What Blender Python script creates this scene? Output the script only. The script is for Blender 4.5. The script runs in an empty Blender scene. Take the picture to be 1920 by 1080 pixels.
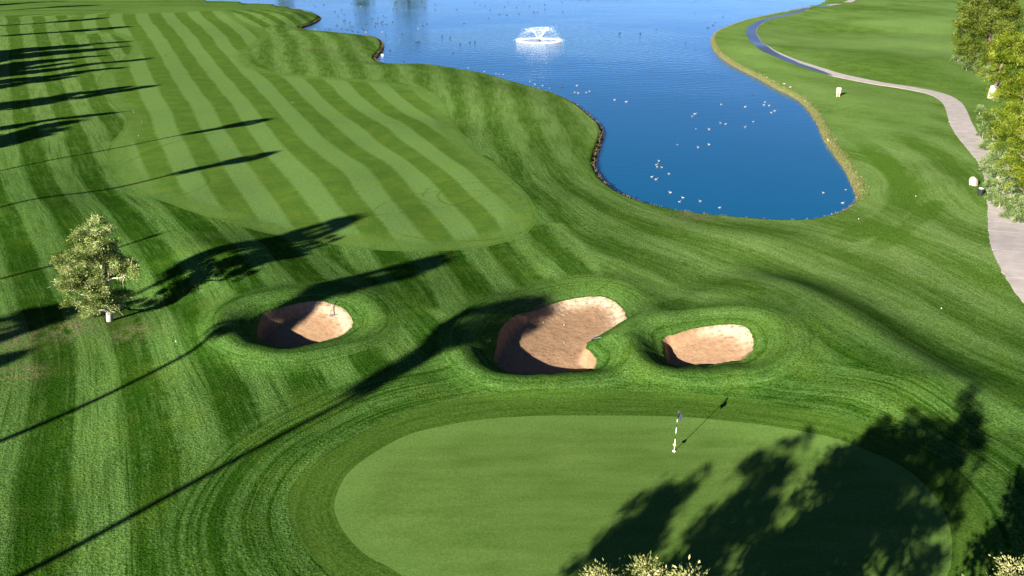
import bpy, math, random
import numpy as np
from mathutils import Vector

# ------------------------------------------------------------------ camera, light, exposure
S = bpy.context.scene
C = S.collection
CAM_H, PITCH, FPX = 22.0, math.radians(22.1), 1600.0      # metres up, tilt below horizon, focal length in 1920-px units
cam_d = bpy.data.cameras.new('camera')
cam_d.sensor_width = 36.0
cam_d.lens = FPX / 1920.0 * 36.0
cam_d.clip_start = 0.5
cam_d.clip_end = 6000
cam = bpy.data.objects.new('camera', cam_d)
cam.location = (0, 0, CAM_H)
cam.rotation_euler = (math.pi / 2 - PITCH, 0, 0)
C.objects.link(cam)
S.camera = cam

SUN_AZ, SUN_EL = math.radians(37.0), math.radians(18.6)   # shadows run 37 deg to the right of straight ahead
SHD = np.array([math.sin(SUN_AZ), math.cos(SUN_AZ)])
world = bpy.data.worlds.new('World')
S.world = world
world.use_nodes = True
wn = world.node_tree
sky = wn.nodes.new('ShaderNodeTexSky')
sky.sky_type = 'NISHITA'
sky.sun_disc = False
sky.sun_elevation = SUN_EL
sky.sun_rotation = SUN_AZ + math.pi
sky.air_density = 0.30
sky.dust_density = 0.0
sky.ozone_density = 3.5
bg = wn.nodes['Background']
bg.inputs['Strength'].default_value = 0.05
wn.links.new(sky.outputs[0], bg.inputs['Color'])
sun_d = bpy.data.lights.new('sun', 'SUN')
sun_d.energy = 5.0
sun_d.angle = math.radians(0.5)
sun_d.color = (1.0, 0.93, 0.82)
sun = bpy.data.objects.new('sun', sun_d)
sun.rotation_euler = Vector((SHD[0] * math.cos(SUN_EL), SHD[1] * math.cos(SUN_EL), -math.sin(SUN_EL))).to_track_quat('-Z', 'Y').to_euler()
C.objects.link(sun)
S.view_settings.view_transform = 'Standard'
S.view_settings.look = 'None'
S.view_settings.gamma = 1.0
S.view_settings.use_curve_mapping = False
S.view_settings.exposure = 1.8

rng = np.random.default_rng(7)
WATER_Z = -1.1

# ------------------------------------------------------------------ survey helpers: sight lines of the photograph to ground points
def _rays(p):
    p = np.atleast_2d(np.asarray(p, float))
    x = (p[:, 0] - 960) / FPX
    y = (540 - p[:, 1]) / FPX
    c, s = math.cos(PITCH), math.sin(PITCH)
    return np.stack([x, c + y * s, -s + y * c], 1)
def flat(p, z=0.0):
    d = _rays(p)
    t = (z - CAM_H) / d[:, 2]
    return np.stack([d[:, 0] * t, d[:, 1] * t], 1)
def on_wall(px, py, Y):
    d = _rays([(px, py)])[0]
    t = Y / d[1]
    return np.array([d[0] * t, Y, CAM_H + d[2] * t])

# ------------------------------------------------------------------ terrain: broad relief
def sstep(a, b, x):
    t = np.clip((x - a) / (b - a), 0, 1)
    return t * t * (3 - 2 * t)
def seg_dist(x, y, pl, closed=False):
    pl = np.asarray(pl, float)
    n = len(pl)
    best = np.full(x.shape, 1e9)
    for i in range(n if closed else n - 1):
        a, b = pl[i], pl[(i + 1) % n]
        ab = b - a
        L2 = ab @ ab + 1e-12
        t = np.clip(((x - a[0]) * ab[0] + (y - a[1]) * ab[1]) / L2, 0, 1)
        dx = x - a[0] - t * ab[0]
        dy = y - a[1] - t * ab[1]
        best = np.minimum(best, dx * dx + dy * dy)
    return np.sqrt(best)
def inside(x, y, pl):
    r = np.zeros(x.shape, bool)
    n = len(pl)
    for i in range(n):
        x1, y1 = pl[i]
        x2, y2 = pl[(i + 1) % n]
        if y1 == y2: continue
        cnd = (y1 > y) != (y2 > y)
        r ^= cnd & (x < (x2 - x1) * (y - y1) / (y2 - y1) + x1)
    return r
def sdf(x, y, pl, margin=1e9):
    """signed distance, negative inside; points farther than margin from the box get margin"""
    pl = np.asarray(pl, float)
    out = np.full(x.shape, float(margin) if margin < 1e8 else 1e3)
    m = (x > pl[:, 0].min() - margin) & (x < pl[:, 0].max() + margin) & (y > pl[:, 1].min() - margin) & (y < pl[:, 1].max() + margin)
    if m.any():
        xs, ys = x[m], y[m]
        d = seg_dist(xs, ys, pl, True)
        out[m] = np.where(inside(xs, ys, pl), -d, d)
        if margin < 1e8: out[m] = np.minimum(out[m], margin)
    return out
def smooth_poly(p, k=4, closed=True):
    p = np.asarray(p, float)
    n = len(p)
    out = []
    for i in range(n if closed else n - 1):
        g = (lambda j: p[j % n]) if closed else (lambda j: p[min(max(j, 0), n - 1)])
        p0, p1, p2, p3 = g(i - 1), g(i), g(i + 1), g(i + 2)
        for q in range(k):
            t = q / k
            out.append(0.5 * (2 * p1 + (p2 - p0) * t + (2 * p0 - 5 * p1 + 4 * p2 - p3) * t * t + (3 * p1 - p0 - 3 * p2 + p3) * t ** 3))
    if not closed: out.append(p[-1])
    return np.array(out)

MOUNDS = []      # x, y, radius along sun, radius across, height
def mound(px, py, ra, rc, h):
    q = flat((px, py))[0]
    MOUNDS.append((q[0], q[1], ra, rc, h))
mound(435, 497, 4.5, 7.0, 0.85)
mound(300, 560, 3.0, 3.5, -0.45)
mound(60, 392, 6, 9, 0.55)
mound(525, 30, 16, 22, 1.0)
mound(640, 80, 8, 12, 0.35)
mound(880, 170, 12, 12, 0.4)
mound(505, 592, 7.0, 6.0, 0.95)
mound(700, 560, 4, 5, 0.3)
mound(830, 620, 3.5, 3.5, 0.35)
mound(1195, 610, 3.0, 3.0, 0.45)
mound(1450, 640, 5, 4, 0.35)
mound(1040, 545, 3.5, 6, -0.3)
mound(700, 690, 3.2, 5, 0.3)
mound(330, 760, 5, 4, 0.3)
mound(520, 930, 3, 4, -0.15)
mound(120, 240, 9, 8, 0.7)
mound(820, 215, 7, 10, -0.35)
mound(1720, 40, 30, 24, 1.1)
mound(1560, 60, 22, 14, -0.6)
mound(1620, 120, 14, 10, 0.6)
mound(1700, 60, 14, 30, -0.8)
mound(1480, 95, 9, 20, 0.7)
mound(1800, 95, 10, 22, -0.6)
mound(1600, 22, 12, 40, 1.0)
RIDGE = smooth_poly(flat([(1330, 512), (1395, 532), (1470, 568), (1560, 622), (1660, 690), (1750, 748), (1850, 815)]), 4, False)

def H0(x, y):
    x = np.asarray(x, float)
    y = np.asarray(y, float)
    far = sstep(60, 130, y)
    h = 0.10 * np.sin(.42 * x + .17 * y + 1) + .10 * np.sin(-.21 * x + .36 * y + .5) + .07 * np.sin(.55 * x - .27 * y + 2)
    h = h * (0.85 - 0.65 * far)
    h = h + far * (.08 * np.sin(.13 * x + .11 * y) + .08 * np.sin(-.13 * x + .06 * y + 1.7))
    g = np.exp(-((x - 6) / 15) ** 2 - ((y - 31) / 11) ** 2)
    h = h * (1 - .85 * np.clip(g * 1.4, 0, 1))
    for mx, my, ra, rc, a in MOUNDS:
        dx, dy = x - mx, y - my
        u = dx * SHD[0] + dy * SHD[1]
        v = dx * SHD[1] - dy * SHD[0]
        h = h + a * np.exp(-(u / ra) ** 2 - (v / rc) ** 2)
    # long bank that falls away from the sun beyond the right bunker
    m = (x > 0) & (x < 45) & (y > 15) & (y < 75)
    if np.any(m):
        xs, ys = x[m], y[m]
        best = np.full(xs.shape, 1e9)
        side = np.ones(xs.shape)
        f = np.zeros(xs.shape)
        nsg = len(RIDGE) - 1
        for i in range(nsg):
            p, q = RIDGE[i], RIDGE[i + 1]
            e = q - p
            t = np.clip(((xs - p[0]) * e[0] + (ys - p[1]) * e[1]) / (e @ e), 0, 1)
            dx, dy = xs - p[0] - t * e[0], ys - p[1] - t * e[1]
            d2 = dx * dx + dy * dy
            c = d2 < best
            best = np.where(c, d2, best)
            side = np.where(c, np.sign(dx * -e[1] + dy * e[0]), side)
            f = np.where(c, (i + t) / nsg, f)
        d = np.sqrt(best)
        n = d * side
        amp = 1.3 * sstep(-.02, .35, f) * (1 - sstep(.80, 1.0, f))
        h2 = np.zeros_like(h)
        h2[m] = amp * np.where(n < 0, np.exp(-(n / 7.5) ** 2), np.exp(-(n / 3.5) ** 2))
        h = h + h2
    return h

def gp(p):
    """sight lines onto the broad relief"""
    d = _rays(p)
    z = np.zeros(len(d))
    for _ in range(14):
        t = (z - CAM_H) / d[:, 2]
        z = .5 * z + .5 * H0(d[:, 0] * t, d[:, 1] * t)
    t = (z - CAM_H) / d[:, 2]
    return np.stack([d[:, 0] * t, d[:, 1] * t], 1)

# ------------------------------------------------------------------ outlines
LAKE = np.vstack([flat([(393, -1), (433, 2), (493, 5), (547, 13), (580, 20), (598, 27), (603, 32), (592, 40), (580, 45), (566, 50), (576, 54), (600, 57), (640, 60.5), (672, 64), (700, 67), (715, 72), (721, 80), (720, 90), (712, 100), (707, 108), (718, 116), (740, 118.5), (760, 119), (800, 119), (850, 126), (910, 136), (960, 150), (1010, 164), (1050, 176), (1085, 193), (1113, 215), (1130, 230), (1136, 243), (1131, 265), (1123, 290), (1123, 310), (1135, 331), (1160, 352), (1190, 368), (1240, 383), (1300, 394), (1360, 400), (1420, 405), (1470, 407.5), (1510, 406), (1550, 398), (1580, 386), (1596, 369), (1598, 355), (1588, 330), (1575, 305), (1560, 285), (1540, 255), (1530, 230), (1515, 205), (1490, 180), (1450, 160), (1410, 138), (1370, 118), (1345, 100), (1333, 85), (1331, 72), (1338, 60), (1360, 49), (1400, 35.5), (1450, 25), (1510, 12), (1540, 3), (1548, -2)], -0.55),
                  np.array([(150, 410), (200, 430), (150, 448), (60, 452), (-40, 450), (-130, 452), (-170, 430), (-160, 400)])])
LAKE = smooth_poly(LAKE, 3)
def wobbly(p, amp, seed):
    r = np.random.default_rng(seed)
    q = smooth_poly(p, 8)
    nx = np.convolve(np.tile(r.normal(0, 1, len(q)), 3), np.ones(3) / 3, 'same')[len(q):2 * len(q)]
    t = np.roll(q, -1, 0) - np.roll(q, 1, 0)
    t /= np.linalg.norm(t, axis=1)[:, None] + 1e-9
    return q + np.stack([-t[:, 1], t[:, 0]], 1) * (nx * amp)[:, None]
B1 = wobbly(gp([(471, 598), (473, 608), (480, 617), (498, 630), (524, 638), (546, 640), (568, 638), (602, 631), (635, 623), (651, 615), (660, 604), (657, 589), (642, 575), (615, 564), (596, 560), (568, 562), (535, 568), (503, 576), (482, 586)]), .05, 1)
B2 = wobbly(gp([(1108, 554), (1133, 555), (1155, 565), (1170, 580), (1174, 594), (1165, 602), (1147, 612), (1122, 624), (1106, 634), (1098, 645), (1108, 654), (1118, 666), (1119, 677), (1110, 684), (1067, 688), (1017, 691), (967, 691), (943, 681), (926, 664), (920, 646), (923, 632), (931, 619), (941, 605), (954, 594), (971, 584), (992, 580), (1013, 574), (1042, 565), (1075, 557)]), .05, 2)
B3 = wobbly(gp([(1245, 632), (1252, 627), (1268, 623), (1290, 616), (1315, 611), (1344, 607), (1375, 607), (1397, 610), (1408, 620), (1413, 635), (1411, 650), (1402, 662), (1390, 670), (1362, 673), (1312, 678), (1268, 678), (1252, 668), (1245, 652)]), .05, 3)
BUNK = [(B1, 2.0, .10), (B2, 1.5, .08), (B3, 1.15, .06)]
GREEN = smooth_poly(gp([(627, 945), (640, 905), (662, 878), (700, 850), (760, 817), (820, 801), (900, 787), (1000, 780), (1100, 779), (1220, 780), (1300, 783), (1400, 793), (1500, 808), (1590, 830), (1680, 868), (1740, 915), (1775, 970), (1785, 1030), (1770, 1090), (1690, 1170), (1500, 1220), (1200, 1230), (950, 1190), (820, 1130), (740, 1070), (690, 1043), (655, 1010), (633, 975)]), 6)
COLLAR = smooth_poly(gp([(540, 955), (545, 915), (580, 880), (640, 835), (720, 790), (800, 762), (900, 745), (1000, 738), (1120, 735), (1250, 738), (1350, 745), (1450, 757), (1560, 778), (1680, 815), (1790, 880), (1850, 960), (1870, 1050), (1850, 1150), (1700, 1260), (1200, 1330), (900, 1290), (720, 1180), (620, 1080), (565, 1020)]), 6)
FAIR = smooth_poly(gp([(100, 46), (150, 28), (260, 16), (400, 13), (455, 40), (505, 62), (490, 82), (470, 96), (474, 118), (500, 130), (560, 140), (640, 146), (720, 152), (790, 165), (832, 188), (850, 228), (880, 268), (930, 310), (975, 350), (1003, 392), (1000, 425), (950, 453), (860, 469), (760, 471), (640, 461), (520, 441), (400, 409), (300, 376), (250, 353), (213, 330), (199, 300), (206, 270), (231, 240), (233, 217), (206, 192), (186, 163), (186, 142), (222, 117), (246, 86), (200, 62), (140, 66)]), 5)

NEARM = 14.0
def height(x, y, fields=None):
    f = fields or {}
    x = np.asarray(x, float)
    y = np.asarray(y, float)
    h = H0(x, y)
    dl = f.get('lake')
    if dl is None: dl = sdf(x, y, LAKE, 40)
    h = np.maximum(h, -.7) * sstep(0, 10, dl) - .5 * (1 - sstep(.2, 9, dl))
    h = np.where(dl < .9, np.maximum(-2.4, -.5 - 1.5 * sstep(.9, -.4, dl) - .5 * sstep(0, -4, dl)), h)
    for k, (pl, D, up) in enumerate(BUNK):
        d = f.get('b%d' % k)
        if d is None: d = sdf(x, y, pl, NEARM)
        c = pl.mean(0)
        sp = ((pl - c) @ SHD)
        s = ((x - c[0]) * SHD[0] + (y - c[1]) * SHD[1] - sp.min()) / (sp.max() - sp.min())
        s = np.clip(s, 0, 1)
        lee = 1 - s                                   # 1 at the sunward lip, 0 at the far flashed-up face
        ring = np.exp(-((d - 1.9) / 1.25) ** 2) * (.18 + .30 * lee) * (d > -1) * min(1, D)
        h = h + ring * sstep(-.2, .6, d)
        h = h - np.where(d > 0, .22 * D * np.exp(-d / .8) * (.3 + .7 * lee), 0)
        w = .22 + .5 * s
        floor = up + (D - up) * (lee ** .9) * .8
        bowl = floor * sstep(0, 1, -d / w) + .22 * D * (.3 + .7 * lee) + .10 * sstep(0, 2.5, -d)
        h = h - np.where(d <= 0, bowl, 0)
    return h
def spot(px, py, z=None):
    """ground point (x, y, z) seen at a place of the photograph"""
    if z is not None:
        q = flat((px, py), z)[0]
        return np.array([q[0], q[1], z])
    d = _rays([(px, py)])
    zz = np.zeros(1)
    for _ in range(16):
        t = (zz - CAM_H) / d[:, 2]
        zz = .5 * zz + .5 * height(d[:, 0] * t, d[:, 1] * t)
    t = (zz - CAM_H) / d[:, 2]
    return np.array([d[0, 0] * t[0], d[0, 1] * t[0], zz[0]])

# ------------------------------------------------------------------ mowing fields (thin plate splines through mown edges)
def tps(lines):
    pts, val = [], []
    for u, p in lines:
        q = gp(p)
        pts.append(q)
        val.append(np.full(len(q), float(u)))
    P = np.vstack(pts)
    v = np.concatenate(val)
    c, s = P.mean(0), 40.0
    Q = (P - c) / s
    n = len(Q)
    r2 = ((Q[:, None] - Q[None]) ** 2).sum(2)
    K = .5 * r2 * np.log(r2 + 1e-12) + np.eye(n) * 3e-2
    A = np.zeros((n + 3, n + 3))
    A[:n, :n] = K
    A[:n, n] = A[n, :n] = 1
    A[:n, n + 1:] = Q
    A[n + 1:, :n] = Q.T
    sol = np.linalg.solve(A, np.concatenate([v, [0, 0, 0]]))
    def ev(x, y):
        out = np.empty(x.size, np.float32)
        X = ((np.stack([x, y], 1) - c) / s).astype(np.float32)
        Qf = Q.astype(np.float32)
        w = sol.astype(np.float32)
        for i in range(0, x.size, 40000):
            B = X[i:i + 40000]
            r = (B[:, 0:1] - Qf[:, 0]) ** 2 + (B[:, 1:2] - Qf[:, 1]) ** 2
            out[i:i + 40000] = (.5 * r * np.log(r + 1e-9)) @ w[:n] + w[n] + B @ w[n + 1:]
        return out
    return ev
def z(pts, ox, oy, k): return [(ox + a / k, oy + b / k) for a, b in pts]
FA = [
 (1, z([(90, 170), (140, 330)], 160, 0, 4.8) + z([(240, 660), (300, 830), (350, 1000)], 160, 0, 4.8) + z([(290, 390), (330, 500), (390, 640)], 200, 200, 4.8)),
 (1.5, z([(210, 170), (280, 350), (400, 640), (480, 850), (590, 1030)], 160, 0, 4.8) + z([(450, 300), (540, 500), (620, 620)], 200, 200, 4.8)),
 (2, z([(340, 130), (420, 300), (520, 490), (590, 650), (680, 830), (750, 970), (800, 1080)], 160, 0, 4.8) + z([(720, 340), (800, 520), (880, 660), (970, 800), (1090, 950)], 200, 200, 4.8)),
 (2.5, z([(430, 110), (520, 270), (650, 460), (760, 680), (880, 870), (1000, 1080)], 160, 0, 4.8) + z([(930, 340), (1050, 560), (1150, 720), (1240, 850), (1300, 950)], 200, 200, 4.8)),
 (3, z([(560, 80), (640, 230), (740, 360), (830, 500), (930, 640), (1020, 780), (1130, 910), (1220, 1080)], 160, 0, 4.8) + z([(1150, 300), (1250, 450), (1360, 600), (1460, 760), (1560, 900), (1640, 1040)], 200, 200, 4.8)),
 (3.5, z([(640, 80), (720, 210), (840, 330), (930, 460), (1040, 600), (1180, 770), (1330, 950), (1390, 1080)], 160, 0, 4.8) + z([(1320, 290), (1440, 470), (1560, 600), (1680, 730), (1800, 870), (1920, 980)], 200, 200, 4.8)),
 (4, z([(780, 60), (870, 190), (1000, 320), (1090, 450), (1170, 570), (1270, 690), (1370, 800), (1480, 910), (1600, 1050)], 160, 0, 4.8) + z([(180, 730), (280, 850), (390, 960), (530, 1080)], 480, 100, 4.8) + z([(190, 270), (290, 400)], 560, 280, 3.4286)),
 (4.5, z([(880, 70), (960, 180), (1090, 310), (1200, 440), (1350, 590), (1480, 720), (1560, 830), (1680, 960), (1770, 1070)], 160, 0, 4.8) + z([(330, 720), (450, 840), (580, 950), (770, 1060)], 480, 100, 4.8) + z([(340, 250), (430, 370), (590, 550)], 560, 280, 3.4286)),
 (5, z([(1030, 70), (1140, 210), (1260, 310), (1390, 470)], 160, 0, 4.8) + z([(30, 180), (140, 270), (260, 400), (400, 540), (540, 660), (680, 800), (830, 890), (960, 990)], 480, 100, 4.8) + z([(420, 90), (520, 210), (620, 350), (740, 510), (850, 600)], 560, 280, 3.4286)),
 (5.5, z([(1130, 70), (1230, 190), (1350, 280), (1450, 400)], 160, 0, 4.8) + z([(160, 170), (310, 270), (430, 410), (590, 560), (720, 690), (870, 820), (1010, 910), (1160, 970)], 480, 100, 4.8) + z([(580, 80), (680, 190), (800, 350), (910, 480), (1000, 580)], 560, 280, 3.4286)),
 (6, z([(440, 240), (580, 370), (720, 500), (880, 620), (1040, 710), (1160, 830), (1310, 950)], 480, 100, 4.8) + z([(750, 110), (900, 240), (1000, 360), (1120, 480), (1220, 630), (1420, 850)], 560, 280, 3.4286)),
 (6.5, z([(600, 250), (720, 370), (860, 480), (1000, 570), (1160, 670), (1290, 800), (1450, 880)], 480, 100, 4.8) + z([(880, 110), (1020, 220), (1180, 360), (1310, 470), (1350, 620), (1520, 800)], 560, 280, 3.4286)),
 (7, z([(820, 240), (900, 330), (1040, 450), (1190, 560), (1330, 610), (1440, 690), (1540, 770)], 480, 100, 4.8) + z([(1480, 540), (1750, 820)], 560, 280, 3.4286)),
 (7.5, z([(980, 240), (1090, 350), (1240, 480), (1350, 570), (1460, 600), (1600, 710)], 480, 100, 4.8) + z([(1600, 560), (1870, 800)], 560, 280, 3.4286)),
 (8, z([(1290, 360), (1400, 450), (1530, 540), (1650, 600)], 480, 100, 4.8)),
 (8.5, z([(1440, 390), (1560, 450), (1690, 560)], 480, 100, 4.8)),
]
R1 = [
 (-1, [(62, 660), (60, 710), (50, 772), (37, 830), (22, 920), (8, 1060)]), (-.5, [(150, 648), (152, 700), (140, 748), (128, 815), (127, 900), (160, 1010)]),
 (0, [(30, 262), (40, 293), (50, 327), (67, 360), (80, 377), (112, 440), (150, 520), (190, 600), (212, 647), (225, 722), (233, 810), (232, 900), (235, 1000)]),
 (.5, [(78, 262), (85, 300), (97, 333), (117, 360), (140, 390), (185, 450), (230, 530), (262, 600), (278, 640), (300, 710), (335, 772), (345, 850), (340, 940), (345, 1040)]),
 (1, [(122, 258), (132, 293), (150, 333), (173, 363), (225, 425), (270, 485), (317, 560), (350, 635), (390, 720), (420, 797)]),
 (1.5, [(163, 257), (177, 293), (192, 325), (205, 355), (262, 405), (320, 480), (362, 560), (385, 622), (428, 680), (467, 745)]),
 (2, [(330, 405), (385, 460), (430, 530), (455, 600), (500, 660), (533, 700), (555, 750)]), (2.5, [(400, 425), (450, 480), (500, 530), (592, 700), (615, 740)]),
 (0, z([(80, 200), (110, 350)], 0, 0, 8) + [(15, 62)]), (.5, z([(210, 230), (270, 400)], 0, 0, 8)), (1, z([(420, 200), (500, 380)], 0, 0, 8)), (1.5, z([(560, 180), (690, 370)], 0, 0, 8)), (2, z([(760, 180), (860, 260)], 0, 0, 8)), (2.5, z([(900, 170), (990, 250)], 0, 0, 8)),
]
R2 = [
 (-6, [(523, 62), (536, 95), (549, 138)]), (-5.5, [(540, 62), (556, 100), (572, 138)]), (-5, [(575, 68), (592, 105), (605, 140)]), (-4.5, [(600, 72), (613, 100), (627, 140)]),
 (-4, [(635, 85), (650, 115), (660, 140)]), (-3.5, [(657, 88), (672, 115), (686, 140)]), (-3, [(712, 125), (720, 160)]), (-2.5, [(742, 125), (750, 160)]), (-2, [(770, 122), (780, 165)]), (-1.5, [(800, 125), (815, 168)]),
 (-1, [(835, 132), (850, 180)]), (-.5, [(862, 140), (880, 200)]),
 (0, [(899, 162), (910, 224), (919, 262), (942, 297), (1000, 380), (1060, 450), (1200, 510), (1340, 540), (1440, 590), (1560, 670), (1700, 770), (1850, 880)]),
 (.5, [(917, 178), (942, 235), (954, 270), (985, 300), (1060, 380), (1150, 450), (1280, 490), (1400, 530), (1560, 615), (1720, 700), (1900, 800)]),
 (1, [(965, 195), (985, 245), (998, 276), (1021, 307), (1050, 341), (1150, 410), (1280, 455), (1413, 510), (1580, 592), (1780, 690), (1920, 765)]),
 (1.5, [(996, 216), (1019, 253), (1027, 282), (1050, 314), (1079, 341), (1200, 405), (1340, 445), (1480, 500), (1640, 568), (1780, 635), (1920, 708)]),
 (2, [(1040, 215), (1062, 260), (1075, 290), (1110, 335), (1190, 378), (1300, 412), (1420, 440), (1547, 480), (1747, 580), (1913, 660)]),
 (2.5, [(1400, 415), (1500, 432), (1620, 478), (1780, 555), (1913, 618)]),
 (3, [(1560, 425), (1680, 455), (1800, 520), (1900, 575)]), (-.5, [(1300, 560), (1430, 630), (1540, 720), (1660, 830)]),
 (3.5, [(1612, 330), (1630, 390), (1680, 430)]), (4, [(1640, 300), (1680, 340), (1690, 380)]), (4.5, [(1690, 300), (1720, 330), (1740, 380)]), (5, [(1720, 280), (1760, 310), (1790, 360)]),
]
ARC = smooth_poly(gp([(1597, 250), (1640, 278), (1668, 310), (1690, 340), (1694, 365), (1670, 398), (1630, 425), (1590, 445)]), 4, False)
ARC2 = smooth_poly(gp([(1760, 380), (1735, 398), (1700, 425), (1670, 445), (1648, 462)]), 4, False)
ARC3 = smooth_poly(gp([(1690, 250), (1730, 280), (1765, 305), (1785, 325)]), 4, False)

# ------------------------------------------------------------------ material helpers
class NT:
    def __init__(s, name):
        s.m = bpy.data.materials.new(name)
        s.m.use_nodes = True
        s.t = s.m.node_tree
        s.t.nodes.clear()
        s.out = s.t.nodes.new('ShaderNodeOutputMaterial')
    def n(s, typ, props=None, **inp):
        nd = s.t.nodes.new('ShaderNode' + typ)
        for k, v in (props or {}).items(): setattr(nd, k, v)
        for k, v in inp.items():
            k = int(k[1:]) if k[0] == '_' else k.replace('_', ' ')
            s.set(nd.inputs[k], v)
        return nd
    def set(s, sock, v):
        if isinstance(v, bpy.types.NodeSocket): s.t.links.new(v, sock)
        else: sock.default_value = v
    def math(s, op, a, b=0.0, clamp=False):
        return s.n('Math', {'operation': op, 'use_clamp': clamp}, _0=a, _1=b).outputs[0]
    def mix(s, f, a, b, mode='MIX'):
        nd = s.n('Mix', {'data_type': 'RGBA', 'blend_type': mode})
        s.set(nd.inputs[0], f)
        s.set(nd.inputs[6], a)
        s.set(nd.inputs[7], b)
        return nd.outputs[2]
    def attr(s, name): return s.n('Attribute', {'attribute_name': name}).outputs['Fac']
    def noise(s, vec, scale, detail=2.0, rough=.5):
        return s.n('TexNoise', {}, Vector=vec, Scale=scale, Detail=detail, Roughness=rough).outputs[0]
    def pos(s): return s.n('NewGeometry').outputs['Position']
    def vec(s, x=0.0, y=0.0, zz=0.0): return s.n('CombineXYZ', {}, _0=x, _1=y, _2=zz).outputs[0]
    def ramp(s, f, a, b, lo=0.0, hi=1.0):
        return s.n('MapRange', {'clamp': True}, _0=f, _1=a, _2=b, _3=lo, _4=hi).outputs[0]
    def surf(s, sh): s.t.links.new(sh, s.out.inputs[0])
def rgb(*c): return (c[0], c[1], c[2], 1.0)

def simple(name, col, rough=.6, var=.12, scale=8.0, metal=0.0, bump=0.0):
    t = NT(name)
    nz = t.noise(t.pos(), scale, 4)
    c = t.mix(t.ramp(nz, .3, .7), rgb(*[v * (1 - var) for v in col]), rgb(*[min(1, v * (1 + var)) for v in col]))
    p = t.n('BsdfPrincipled', {}, Base_Color=c, Roughness=rough, Metallic=metal)
    if bump:
        p.inputs['Normal']
        t.set(p.inputs['Normal'], t.n('Bump', {}, Strength=.6, Distance=bump, Height=nz).outputs[0])
    t.surf(p.outputs[0])
    return t.m

LIGHT_F, DARK_F = rgb(.100, .182, .048), rgb(.054, .112, .016)
LIGHT_R, DARK_R = rgb(.078, .156, .034), rgb(.017, .054, .004)
LIGHT_2, DARK_2 = rgb(.146, .232, .064), rgb(.062, .128, .016)
def _trk(l):
    o = []
    for px, py, rad, wd in l:
        q = gp([(px, py)])[0]
        o.append((float(q[0]), float(q[1]), rad, wd))
    return o
TRACKS_F = _trk([(905, 365, 4.2, .22), (905, 365, 5.6, .2), (860, 400, 7.5, .2), (395, 100, 9.0, .3), (470, 60, 12.0, .35), (260, 350, 6.5, .22), (620, 300, 22.0, .25), (330, 120, 14.0, .3)])
TRACKS_R = _trk([(1008, 463, 2.3, .16), (1062, 455, 2.6, .16), (900, 490, 2.6, .15), (800, 712, 1.5, .10), (830, 705, 2.4, .10), (600, 765, .8, .08), (180, 720, 2.4, .08), (360, 690, 3.2, .08), (1090, 520, 2.2, .14), (1600, 410, 4.0, .14)])
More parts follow.
